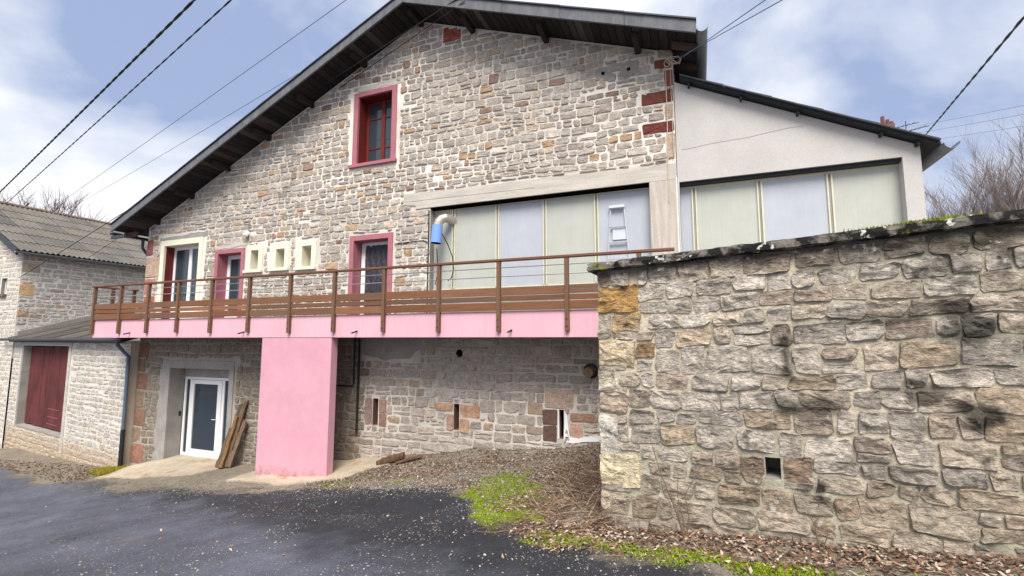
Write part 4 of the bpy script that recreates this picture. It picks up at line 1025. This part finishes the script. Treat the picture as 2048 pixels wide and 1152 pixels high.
# sheet laps: each upper sheet lies on the lower one
MB().tube([e0 + ve * (VL + .02) + Vector((0, y, .03 + .015 * (i % 2))) for i, y in enumerate(np.arange(-.05, 9, .6))], .10, 6).build('ridge_cap', M['ridge'], bro)
gutter('gutter', 1.0, 15, BXW + .45, 7.12, .085, M['zinc'], bro)
mb = MB(); mb.add([e0 + Vector((0, -.06, -.2)), e0 + Vector((0, -.06, .05)), e0 + ve * VL + Vector((0, -.06, .05)), e0 + ve * VL + Vector((0, -.06, -.2)), e0 + Vector((0, .02, -.2)), e0 + Vector((0, .02, .05)), e0 + ve * VL + Vector((0, .02, .05)), e0 + ve * VL + Vector((0, .02, -.2))], [[0, 3, 2, 1], [4, 5, 6, 7], [0, 4, 7, 3], [1, 2, 6, 5], [0, 1, 5, 4]])
mb.build('verge_board', M['darkzinc'], bro)
#@@PART2
# ------------------------------------------------------------------ fittings on the house
o = thing('extractor_duct', (-5.75, -.2, 5.6), 'steel elbow duct with a blue cowl at the left end of the garage glazing', 'duct')
MB().tube([(-5.55, .19, 6.22), (-5.58, .05, 6.25), (-5.63, -.05, 6.255), (-5.70, -.11, 6.22), (-5.75, -.15, 6.14), (-5.78, -.17, 6.02)], .105, 14).build('elbow', M['duct'], o)
MB().tube([(-5.775, -.165, 6.06), (-5.80, -.19, 5.62)], [.125, .13], 18, False).build('cowl', M['cowl'], o)
MB().tube([(-5.7985, -.189, 5.64), (-5.7995, -.190, 5.625)], .124, 18).build('cowl_mouth', M['dark'], o)
MB().tube([(-5.67, -.13, 5.85), (-5.55, -.06, 5.6), (-5.45, .0, 5.3), (-5.43, .03, 5.0), (-5.5, .06, 4.8), (-5.62, .1, 4.74)], .012, 5).build('flex', M['black'], o)
c_ = thing('hanging_cable', (-5.95, .1, 4.5), 'dark looped cable hanging beside the blue cowl at the garage jamb', 'cable')
MB().tube([(-5.93, .08, 5.55), (-5.9, .07, 5.2), (-5.88, .07, 4.95), (-5.8, .05, 4.8), (-5.86, .05, 4.62), (-5.95, .06, 4.66), (-5.9, .06, 4.86), (-5.8, .08, 4.9)], .011, 5).build('loop', M['black'], c_)
MB().tube([(-6.11, -.02, 6.5), (-6.11, -.02, 5.6), (-6.12, -.02, 3.95)], .016, 6).build('conduit', M['castiron'], c_)
MB().tube([(-7.1, -.03, 5.72), (-6.7, -.03, 5.74), (-6.25, -.03, 5.75), (-6.13, -.03, 5.7)], .013, 5).build('branch', M['castiron'], c_)
l_ = thing('wall_lamp', (-12.23, -.08, 6.36), 'small round white lamp on the stone wall above the rose door', 'lamp')
MB().tube([(-12.23, -.02, 6.42), (-12.23, -.09, 6.40), (-12.23, -.13, 6.33), (-12.23, -.13, 6.30)], [.06, .075, .07, .03], 12).build('shade', M['white'], l_)
MB().tube([(-12.23, -.025, 6.45), (-12.23, -.025, 6.95)], .012, 6).build('conduit', M['zinc'], l_)
k_ = thing('cable_bracket', (-.3, -.06, 9.05), 'pale cord knotted at the gable corner and running down to the lintel', 'bracket')
for q in range(4):
    x = -.42 + q * .05; pts = [(x + .06 * math.sin(t) * (1 + .3 * q), -.05 - .02 * q, 9.06 + .08 * math.cos(t * 1.0 + q)) for t in np.linspace(0, 6.0, 10)]
    MB().tube(pts, .010, 5).build('cord_loop', M['brass'], k_)
MB().tube([(-.30, -.06, 9.12), (-.2, -.07, 9.16), (-.14, -.07, 9.08), (-.18, -.07, 8.98), (-.28, -.06, 9.06)], .011, 5).build('cord_loop', M['brass'], k_)
w_ = k_
MB().tube([(-.46, -.045, 9.0), (-.455, -.045, 8.0), (-.47, -.045, 7.0), (-.48, -.05, 6.1)], .008, 5).build('drop', M['brass'], w_)
MB().tube([(-.36, -.045, 9.0), (-.36, -.045, 8.2), (-.352, -.045, 7.0)], .006, 5).build('drop', M['brass'], w_)
MB().tube([(-.47, -.045, 6.99), (-1.6, -.042, 6.99), (-3.2, -.042, 6.985)], .008, 5).build('run', M['brass'], w_)
p_ = thing('black_pipes', (-8.1, -.05, 1), 'thin black pipes on the dark stone wall right of the pink pillar', 'pipe')
MB().tube([(-8.06, -.06, 3.35), (-8.06, -.06, 1.0)], .028, 8).build('pipe', M['castiron'], p_)
MB().tube([(-8.2, -.06, 3.35), (-8.2, -.06, 2.2), (-8.24, -.06, 2.16), (-9.2, -.06, 2.14)], .022, 8).build('branch_pipe', M['castiron'], p_)
t_ = thing('pipe_stub', (-2.14, -.1, 2.7), 'rusty round pipe stub sticking out of the wall under the balcony', 'pipe')
MB().tube([(-2.14, .0, 2.68), (-2.16, -.22, 2.66)], .10, 14).build('pipe', M['oldwood'], t_, tint=s2l((150, 126, 100)))
MB().tube([(-2.14, -.0, 2.68), (-2.14, -.03, 2.68)], .16, 14).build('collar', M['castiron'], t_)
s_ = thing('stepladder', (-1.55, .1, 4.45), 'faint pale stepladder standing at the last frosted garage panel', 'ladder')
for a, b_ in ((-1.69, -1.80), (-1.41, -1.27)): MB().tube([(a, .15, 6.15), (b_, .13, 4.46)], .013, 4).build('rail', M['panel_lt'] if 'panel_lt' in M else M['white'], s_)
box('top_step', M['panel_lt'], s_, -1.72, -1.39, .10, .165, 6.13, 6.19, .004)
for z in (5.72, 5.38, 5.02, 4.7): box('step', M['panel_b'], s_, -1.68 - (6.15 - z) * .065, -1.42 + (6.15 - z) * .083, .12, .16, z, z + .025)
box('pale_board', M['panel_lt'], s_, -1.66, -1.36, .165, .185, 5.45, 5.70)

# old planks leaning by the lower door
PL = [(-12.18, -.34, -11.88, -.07, 1.60, .14, .045, (112, 92, 74), 'weathered plank, tallest of the bundle leaning right of the lower door'),
      (-12.34, -.26, -12.05, -.07, 1.52, .11, .04, (84, 74, 64), 'dark narrow plank at the back left of the bundle by the lower door'),
      (-12.02, -.36, -11.80, -.12, 1.08, .13, .05, (118, 98, 80), 'short grey plank at the right side of the leaning bundle'),
      (-12.40, -.40, -12.22, -.20, .80, .17, .05, (104, 86, 68), 'broken short plank at the foot of the leaning bundle'),
      (-12.24, -.42, -12.03, -.20, 1.22, .10, .05, (132, 102, 72), 'thin orange-brown batten in front of the leaning planks')]
for i, (x0, y0, x1, y1, z1, wd, th, col, lb) in enumerate(PL):
    p0 = Vector((x0, y0, g1(x0, y0) + .04)); p1 = Vector((x1, y1, z1)); t = (p1 - p0).normalized()
    u = t.cross(Vector((0, -1, 0))).normalized() if True else None
    n_ = u.cross(t).normalized(); v = []; f = []; ns_ = 8
    for k in range(ns_ + 1):
        c = p0 + (p1 - p0) * (k / ns_) + u * .012 * math.sin(k * 1.7 + i)
        w2 = wd / 2 * (1 + .12 * math.sin(k * 2.3 + i * 2))
        e_ = .05 * math.sin(i + k) if k == ns_ else 0
        for a, b_ in ((-1, -1), (1, -1), (1, 1), (-1, 1)): v.append(c + u * w2 * a + n_ * th / 2 * b_ + t * (e_ * a))
    for k in range(ns_):
        for j in range(4): f.append([k * 4 + j, k * 4 + (j + 1) % 4, k * 4 + 4 + (j + 1) % 4, k * 4 + 4 + j])
    f += [[3, 2, 1, 0], [ns_ * 4 + j for j in range(4)]]
    tag(obj('plank', [tuple(q) for q in v], f, M['oldwood'], None, tint=s2l(col)), lb, 'plank', 'old planks leaning by the door')
def log(pts, r, col, lb):
    v = []; n_ = 9; f = []
    pts = [Vector(p) for p in pts]
    mb = MB().tube(pts, r, n_)
    vv = [(x + rs.uniform(-.012, .012), y + rs.uniform(-.012, .012), z + rs.uniform(-.012, .012)) for x, y, z in mb.v]
    tag(obj('log', vv, mb.f, M['oldwood'], None, tint=s2l(col)), lb, 'log', 'rotten logs on the bank')
log([(-7.0, -.62, g1(-7.0, -.62) + .06), (-6.75, -.5, g1(-6.75, -.5) + .10), (-6.42, -.38, g1(-6.42, -.38) + .13)], [.06, .085, .07], (96, 74, 58), 'dark rotten log lying on the earth bank, the thicker one on the left')
log([(-6.5, -.6, g1(-6.5, -.6) + .04), (-6.2, -.5, g1(-6.2, -.5) + .07), (-5.95, -.42, g1(-5.95, -.42) + .08)], [.035, .045, .03], (104, 78, 60), 'thin rotten log lying on the earth bank, right of the thicker one')

# ------------------------------------------------------------------ cables overhead
def cable(name, a, b_, sag, r, m, lb, twist=False, ea=0, eb=0):
    a, b_ = Vector(a), Vector(b_); n_ = 28; dv = b_ - a; a, b_ = a - dv * ea, b_ + dv * eb
    pts = [a.lerp(b_, t) - Vector((0, 0, sag * 4 * t * (1 - t))) for t in np.linspace(0, 1, n_)]
    if not twist: o = MB().tube(pts, r, 5)
    else:
        o = MB(); n2 = 260; d = (b_ - a).normalized(); u = d.cross(Vector((0, 0, 1))).normalized(); w2 = d.cross(u)
        for ph in (0, math.pi):
            q = []
            for t in np.linspace(0, 1, n2):
                c = a.lerp(b_, t) - Vector((0, 0, sag * 4 * t * (1 - t))); an = t * (b_ - a).length / .5 * 2 * math.pi * .5 + ph
                q.append(c + (u * math.cos(an) + w2 * math.sin(an)) * r * .8)
            o.tube(q, r, 5)
    return tag(o.build(name, m), lb, 'cable', 'overhead cables')
cable('overhead_cable', (-8.56, -4.34, 9.92), (-38.36, 3.37, 10.05), .12, .017, M['black'], 'thick twisted black cable crossing the sky at the upper left, leftmost of all', True, .7, .4)
cable('overhead_cable', (-8.78, -3.42, 10.65), (-33.2, 2.76, 10.25), .1, .011, M['black'], 'thinner black cable just right of the thick twisted one at upper left', True, .7)
cable('overhead_cable', (-7.71, -1.01, 12.1), (-33.2, 4.57, 10.4), .05, .009, M['bluewire'], 'thin bluish wire running from above the gable to the left roof ridge', False, .7)
cable('overhead_cable', (-9.6, -.84, 10.44), (-33.2, 5.03, 10.3), .05, .007, M['bluewire'], 'faintest thin wire leaving the left verge of the gable for the far roof')
cable('overhead_cable', (-4.63, -.86, 11.3), (-27.75, 1.40, 6.01), .06, .013, M['black'], 'black cable slanting across the gable wall down to the left building corner')
cable('overhead_cable', (-4.75, -.84, 11.1), (-27.4, 3.53, 7.1), .08, .010, M['black'], 'thinner dark cable beneath the black one slanting across the gable wall')
cable('overhead_cable', (3.3, -4.4, 6.85), (6.19, 6.95, 9.1), .05, .011, M['black'], 'thick dark cable dropping from the top right corner to the extension roof', True, 1.2, 1.6)
cable('overhead_cable', (1.10, -4.75, 6.85), (-.22, -.07, 9.10), .0, .006, M['bluewire'], 'upper thin wire of the pair reaching the gable corner from the right', False, 1.5)
cable('overhead_cable', (.93, -4.85, 6.85), (-.24, -.07, 9.04), .0, .006, M['bluewire'], 'lower thin wire of the pair reaching the gable corner from the right', False, 1.5)
for i, (a, b_, lb) in enumerate([((20.26, 28.76, 18.3), (20.39, 44.41, 23.65), 'top one of three faint far wires at the right edge'), ((20.24, 28.81, 17.73), (20.05, 44.36, 22.9), 'middle one of three faint far wires at the right edge'), ((20.21, 28.89, 16.98), (20.55, 44.65, 22.14), 'lowest one of three faint far wires at the right edge')]):
    cable('overhead_cable', a, b_, .2, .012, M['bluewire'], lb, False, .8, .8)

# ------------------------------------------------------------------ far house: only its chimney and aerial rise over the extension
fh = thing('far_house', (12, 27, 4), 'far house behind the extension showing only its red chimney and aerial', 'house')
box('wall', M['render'], fh, 6.5, 11.9, 25, 31, 3, 13.6)
mb = MB(); mb.prism([(6.2, 13.5), (12.3, 13.5), (9.2, 15.6)], 24.6, 31.4, lambda a, z, d: (a, d, z)); fr_ = mb.build('roof', M['slate'], fh)
ch = box('chimney', M['brick'], fh, 11.15, 11.85, 25.3, 25.9, 13.7, 16.75, tint=s2l((112, 88, 86)))
for x, h in ((11.3, 17.35), (11.55, 17.1), (11.75, 16.95)): MB().tube([(x, 25.5, 16.7), (x, 25.5, h)], [.13, .10], 8).build('pot', M['brick'], ch, tint=s2l((112, 72, 74)))
an = MB().tube([(12.0, 25.9, 13.3), (12.0, 25.9, 16.2), (12.6, 25.9, 16.5), (12.6, 25.9, 17.0)], .025, 5).build('aerial', M['castiron'], fh)
for z, a, b_ in ((16.75, 11.9, 13.3), (16.45, 12.6, 13.8)):
    MB().tube([(a, 25.9, z - .15), (b_, 26.0, z + .1)], .02, 4).build('boom', M['castiron'], an)
    for t in (.2, .4, .6, .8): x = a + (b_ - a) * t; MB().tube([(x, 25.7, z - .15 + .25 * t), (x, 26.2, z - .05 + .25 * t)], .015, 4).build('rod', M['castiron'], an)

# ------------------------------------------------------------------ bare trees
def tree(name, base, h, spread, seed, m, lb, group, stems=4, levels=4, rad=.09, dens=5, rmin=.005):
    rg = random.Random(seed); tr = MB(); cr = MB()
    root = thing(name, base, lb, 'tree', group)
    def grow(p, d, L_, r, lev):
        pts = [p]; q = p; dd = d.copy(); n_ = 4 if lev < 2 else 3
        for k in range(n_):
            dd = (dd + Vector((rg.gauss(0, .10), rg.gauss(0, .10), .06 + rg.gauss(0, .05)))).normalized(); q = q + dd * (L_ / n_); pts.append(q)
        rr_ = [r * (1 - .6 * k / n_) for k in range(n_ + 1)]
        (tr if lev == 0 else cr).tube(pts, rr_, 5 if lev < 2 else 3, False)
        if lev >= levels: return
        for c in range(dens + (2 if lev > 1 else 0)):
            t = rg.uniform(.25, 1.0); i = min(n_ - 1, int(t * n_)); f = t * n_ - i; pp = pts[i].lerp(pts[i + 1], f)
            a = rg.uniform(0, 6.28); tilt = rg.uniform(.35, .8)
            nd = (dd + Vector((math.cos(a), math.sin(a), .15)) * tilt * spread).normalized()
            grow(pp, nd, L_ * rg.uniform(.38, .62), max(r * .42, rmin), lev + 1)
    for s_ in range(stems):
        a = rg.uniform(0, 6.28); grow(Vector(base) + Vector((math.cos(a), math.sin(a), 0)) * .15, Vector((math.cos(a) * .18 * spread, math.sin(a) * .18 * spread, 1)).normalized(), h * rg.uniform(.6, .8), rad * rg.uniform(.7, 1), 0)
    tr.build('trunk', m, root); cr.build('crown', m, root)
for i, (x, y, ht, lb) in enumerate([(14.6, 18.0, 12.4, 'tall bare tree at the right edge above the coping'), (14.3, 20.5, 11.9, 'bare tree second from the right edge'), (13.3, 20.3, 11.2, 'bare multi-stemmed tree in the middle of the right-hand row'),
                                    (13.0, 22.4, 11.0, 'lower bare tree left of the middle of the right-hand row'), (16.4, 17.2, 12.4, 'bare tree partly cut by the right edge of the photo'), (12.6, 24.6, 10.9, 'low bare tree nearest the extension corner')]):
    z0 = g1(x, y); tree('bare_tree', (x, y, z0), (ht - z0) * .95, .75, 100 + i, M['bark'], lb, 'bare trees behind the coping', 7, 3, .06, 7)
for i, (x, y, ht, lb) in enumerate([(-68.5, 15.6, 16.6, 'leftmost bare reddish tree behind the grey corrugated roof'), (-66.4, 16.4, 17.3, 'second bare reddish tree from the left behind the grey roof'), (-64.4, 17, 17.0, 'third bare reddish tree from the left behind the grey roof'), (-62.2, 18, 15.6, 'rightmost low bare tree behind the grey corrugated roof')]):
    z0 = g1(x, y); tree('bare_tree', (x, y, z0), (ht - z0) * .84, 1.1, 200 + i, M['bark2'], lb, 'bare trees behind the left roof', 8, 3, .13, 9, .022)

# ------------------------------------------------------------------ loose ground cover
nr = np.random.RandomState(17)
def zone(x, y): return np.interp(x, EDGE[:, 0], EDGE[:, 1]) - y       # > 0 asphalt side
def wall_line(x): return RO.y + (x - RO.x) * (ER[1] / ER[0])
def scatter(n, x0, x1, y0, y1, dens):
    x = nr.uniform(x0, x1, n); y = nr.uniform(y0, y1, n)
    k = nr.rand(n) < dens(x, y)
    k &= ~((x > -1.16) & (y > wall_line(x) - .05)) & (y < .0 + 0 * x) & ~((x < -16.9) & (y > -.3 - (x + 17) * .158))
    k &= ~((x > -10.12) & (x < -7.9) & (y > -1.2) & (y < -.95))
    return x[k], y[k]
def pebbles(name, xs, ys, smin, smax, cols, lb):
    n = len(xs); s = nr.uniform(smin, smax, n) * (1 + .6 * (nr.rand(n) < .04)); z = gz(xs, ys) + .01
    base = np.array([(1, 0, 0), (0, 1, 0), (-1, 0, 0), (0, -1, 0), (0, 0, .7), (0, 0, -.6)], float)
    v = base[None] * (1 + nr.uniform(-.35, .35, (n, 6, 1))); a = nr.uniform(0, 6.28, n); c, sn = np.cos(a)[:, None], np.sin(a)[:, None]
    st_ = nr.uniform(.6, 1.0, (n, 1))
    X = v[:, :, 0] * c - v[:, :, 1] * sn * st_; Y = v[:, :, 0] * sn + v[:, :, 1] * c * st_
    P = np.stack([X * s[:, None] + xs[:, None], Y * s[:, None] + ys[:, None], v[:, :, 2] * s[:, None] + z[:, None] + s[:, None] * .25], 2).reshape(-1, 3)
    fb = np.array([(0, 1, 4), (1, 2, 4), (2, 3, 4), (3, 0, 4), (1, 0, 5), (2, 1, 5), (3, 2, 5), (0, 3, 5)])
    F = (fb[None] + (np.arange(n) * 6)[:, None, None]).reshape(-1, 3).tolist()
    ci = np.array([s2l(c_) for c_ in cols])[nr.randint(0, len(cols), n)] * nr.uniform(.75, 1.15, (n, 1))
    tag(obj(name, P, F, M['pebble'], None, tint=np.repeat(ci, 6, 0)), lb, 'gravel', kind='stuff')
gx, gy = scatter(90000, -12, 0, -7.5, -.9, lambda x, y: np.clip(1.3 * np.exp(-((x + 5) / 1.5) ** 4 - ((y + 1.75) / .36) ** 2) + .16 * np.exp(-((zone(x, y) + .0) / .5) ** 2) + .10 * ((vnA(x * .9, y * .9) > .45) & (zone(x, y) > 0)) * np.exp(-((x + 4) / 4) ** 2), 0, 1))
pebbles('gravel', gx, gy, .005, .013, [(164, 160, 154), (140, 136, 130), (116, 112, 108), (176, 170, 162), (138, 122, 108)], 'pale loose gravel scattered over the dark asphalt')
gx, gy = scatter(170000, -12, 2, -8.2, -1.5, lambda x, y: .42 * (zone(x, y) > -.2) * np.clip((vnA(x * .7 + 9, y * .7) * .6 + vnA(x * 2.3, y * 2.3) * .4 - .42) * 4, .02, 1) * (y + .33 * x > -5.9) * np.exp(-((x + 3.5) / 5) ** 2))
pebbles('grit', gx, gy, .0025, .007, [(150, 148, 146), (120, 118, 116), (180, 176, 170), (96, 94, 94), (132, 118, 106)], 'fine pale grit sprinkled over the dark driveway asphalt')
gx, gy = scatter(16000, -17.5, -10, -3.6, -.6, lambda x, y: .45 * np.exp(-((zone(x, y) - .1) / .45) ** 2))
pebbles('gravel', gx, gy, .005, .014, [(150, 146, 138), (124, 120, 112), (104, 98, 92), (96, 98, 76)], 'grey grit along the road edge before the lower door')
gx, gy = scatter(36000, -8, -1.1, -3.2, 0, lambda x, y: .35 * (zone(x, y) < 0))
pebbles('earth_crumbs', gx, gy, .006, .02, [(120, 108, 96), (96, 84, 74), (150, 142, 132), (84, 72, 62)], 'crumbly earth and grit on the bank below the balcony')
def leaves(name, xs, ys, smin, smax, cols, lb):
    n = len(xs); s = nr.uniform(smin, smax, n); z = gz(xs, ys) + .012
    base = np.array([(-1, 0, 0), (-.1, -.5, 0), (1, 0, 0), (-.1, .5, 0), (0, 0, -.16)], float)
    v = np.repeat(base[None], n, 0); v[:, :, 2] += nr.uniform(-.35, .45, (n, 5))
    a = nr.uniform(0, 6.28, n); c, sn = np.cos(a)[:, None], np.sin(a)[:, None]; tl = nr.uniform(-.5, .5, (n, 1))
    X = v[:, :, 0] * c - v[:, :, 1] * sn; Y = v[:, :, 0] * sn + v[:, :, 1] * c; Z = v[:, :, 2] + tl * v[:, :, 0]
    P = np.stack([X * s[:, None] + xs[:, None], Y * s[:, None] + ys[:, None], Z * s[:, None] + z[:, None] + s[:, None] * .3], 2).reshape(-1, 3)
    fb = np.array([(0, 1, 4), (1, 2, 4), (2, 3, 4), (3, 0, 4)])
    F = (fb[None] + (np.arange(n) * 5)[:, None, None]).reshape(-1, 3).tolist()
    ci = np.array([s2l(c_) for c_ in cols])[nr.randint(0, len(cols), n)] * nr.uniform(.7, 1.2, (n, 1))
    tag(obj(name, P, F, M['leaf'], None, tint=np.repeat(ci, 5, 0)), lb, 'leaf litter', kind='stuff')
LC = [(118, 90, 74), (96, 74, 62), (142, 116, 98), (80, 66, 58), (164, 146, 130), (108, 82, 68), (188, 174, 160), (126, 90, 70)]
lx, ly = scatter(26000, -8.3, -1.1, -3.6, -.05, lambda x, y: .9 * (zone(x, y) < .1) * np.clip(.10 + .9 * (vnA(x * 1.1, y * 2.2) - .45) * 3, .03, 1) * sm_np(-1.0, -.35, -y - .75) if False else .75 * (zone(x, y) < .05) * np.clip((vnA(x * 1.2, y * 2.4) - .38) * 2.6, .04, 1) * np.clip((-y - .1) / .5, .1, 1))
leaves('leaf_litter', lx, ly, .012, .032, LC, 'brown dead leaves strewn over the bank below the balcony')
lx, ly = scatter(26000, -2.2, 4.5, -6.6, -4.1, lambda x, y: .85 * np.clip(1.25 - (wall_line(x) - y) / .75, 0, 1) * (zone(x, y) < .35))
leaves('leaf_litter', lx, ly, .014, .034, LC, 'dead leaves piled along the foot of the foreground wall')
lx, ly = scatter(9000, -27, -16.5, -2.8, 1.2, lambda x, y: .5 * (zone(x, y) < .1))
leaves('leaf_litter', lx, ly, .02, .05, LC[:4], 'brown leaves on the verge in front of the shed')
lx, ly = scatter(450, -14, -1, -7.5, -2.2, lambda x, y: .18 + 0 * x)
leaves('leaf_litter', lx, ly, .014, .03, [(190, 130, 110), (200, 170, 150)], 'a few stray leaves on the asphalt')
def moss(name, xs, ys, cols, lb, hmin=.005, hmax=.018):
    n = len(xs); z = gz(xs, ys) + .006; h = nr.uniform(hmin, hmax, n); a = nr.uniform(0, 6.28, n); w2 = nr.uniform(.006, .013, n)
    P = np.stack([np.stack([xs - w2 * np.cos(a), ys - w2 * np.sin(a), z - .01], 1), np.stack([xs + w2 * np.cos(a), ys + w2 * np.sin(a), z - .01], 1),
                  np.stack([xs + nr.uniform(-.03, .03, n), ys + nr.uniform(-.03, .03, n), z + h], 1)], 1).reshape(-1, 3)
    ci = np.array([s2l(c_) for c_ in cols])[nr.randint(0, len(cols), n)] * nr.uniform(.75, 1.2, (n, 1))
    tag(obj(name, P, np.arange(3 * n).reshape(-1, 3).tolist(), M['moss'], None, tint=np.repeat(ci, 3, 0)), lb, 'moss', kind='stuff')
MC = [(130, 150, 24), (112, 132, 22), (146, 160, 34), (92, 108, 26)]
def seg(x, y, a, b_, r):
    ax_, ay = a; bx, by = b_; t = np.clip(((x - ax_) * (bx - ax_) + (y - ay) * (by - ay)) / ((bx - ax_) ** 2 + (by - ay) ** 2), 0, 1)
    d = np.hypot(x - ax_ - t * (bx - ax_), y - ay - t * (by - ay)); return np.clip((1.25 - d / r + (vnA(x * 4, y * 4) - .5) * 1.5) * 1.2, 0, 1) ** 1.25
mx_, my_ = scatter(300000, -4.6, -1.2, -5.2, -1.0, lambda x, y: seg(x, y, (-3.45, -1.95), (-2.4, -3.65), .46) * np.clip(.35 + 1.1 * vnA(x * 9, y * 9), 0, 1))
moss('moss', mx_, my_, MC, 'bright green moss patch at the asphalt edge before the balcony')
mx_, my_ = scatter(190000, -2.0, 3.5, -6.3, -4.3, lambda x, y: np.maximum(seg(x, y, (-1.75, -4.55), (-.75, -4.95), .2), seg(x, y, (-.3, -4.98), (2.2, -5.75), .22)) * np.clip(.3 + 1.1 * vnA(x * 9, y * 9), 0, 1))
moss('moss', mx_, my_, MC, 'green moss strip between the asphalt and the foreground wall')
mx_, my_ = scatter(9000, -17.5, -16.2, -1.0, -.2, lambda x, y: seg(x, y, (-17.3, -.42), (-16.7, -.5), .3))
moss('moss', mx_, my_, [(150, 140, 40), (120, 120, 36), (170, 156, 60)], 'yellowish moss at the foot of the shed downpipe', .03, .16)
mx_, my_ = scatter(12000, -8, -5, -2.4, -1.2, lambda x, y: np.maximum(seg(x, y, (-7.3, -1.75), (-7.0, -1.7), .16), seg(x, y, (-6.0, -1.55), (-5.5, -1.5), .13)) * .8)
moss('moss', mx_, my_, MC, 'small moss tufts on the bank near the pink pillar', .012, .03)
# dry brush between the moss and the wall corner
def brush(name, n, x0, x1, y0, y1, lmin, lmax, cols, lb, up=.5):
    mb = MB(); tt = []
    for k in range(n):
        x, y = nr.uniform(x0, x1), nr.uniform(y0, y1)
        if x > -1.2 and y > wall_line(x) - .08: continue
        z = g1(x, y); L_ = nr.uniform(lmin, lmax); a = nr.uniform(0, 6.28); e_ = nr.uniform(.02, up)
        p = Vector((x, y, z - .01)); d = Vector((math.cos(a), math.sin(a), e_)).normalized(); pts = [p]
        for q in range(4):
            d = (d + Vector((nr.normal(0, .25), nr.normal(0, .25), nr.normal(-.10, .18)))).normalized(); p = p + d * L_ / 4
            zg = g1(p.x, p.y) + .01
            if p.z < zg: p.z = zg
            if p.x > -1.17 and p.y > wall_line(p.x) - .06: p.y = wall_line(p.x) - .06
            pts.append(p.copy())
        b0 = len(mb.v); mb.tube(pts, [.006, .005, .004, .003, .002], 3, False)
        c = np.array(s2l(cols[nr.randint(len(cols))])) * nr.uniform(.7, 1.2); tt += [c] * (len(mb.v) - b0)
    tag(mb.build(name, M['twig'], None, tint=np.array(tt)), lb, 'brushwood', kind='stuff')
BC = [(122, 98, 82), (150, 124, 104), (92, 74, 64), (176, 152, 128)]
brush('dry_brushwood', 850, -2.3, -1.2, -4.4, -.9, .2, .6, BC, 'tangle of dry brown stems heaped against the wall corner', .75)
brush('dry_brushwood', 300, -1.9, 3.6, -5.1, -4.2, .12, .4, BC, 'dry stems lying along the foot of the foreground wall', .35)
brush('dry_brushwood', 260, -7.5, -2.3, -2.0, -.4, .1, .35, BC, 'scattered dry sticks on the bank below the balcony', .2)
def sapling(x, y, stems, lb):
    z = g1(x, y); root = thing('sapling', (x, y, z), lb, 'sapling', 'thin saplings before the wall')
    for (dx, dy, h, bend) in stems:
        MB().tube([(x, y, z - .03), (x + dx * .3, y + dy * .3, z + h * .3), (x + dx * .65 + bend, y + dy * .6, z + h * .65), (x + dx, y + dy, z + h)], [.008, .007, .005, .003], 5).build('stem', M['twig'], root, tint=s2l((112, 92, 76)))
sapling(-.22, -4.55, [(-.32, .0, .98, -.02), (-.05, .02, .62, -.03), (.14, .02, .66, -.08), (-.14, -.02, .45, .02)], 'thin bare sapling before the cream corner stones of the wall')
sapling(.95, -4.72, [(-.10, .0, .36, .02), (.06, .02, .22, .01)], 'short bare sapling below the weep hole side of the wall')
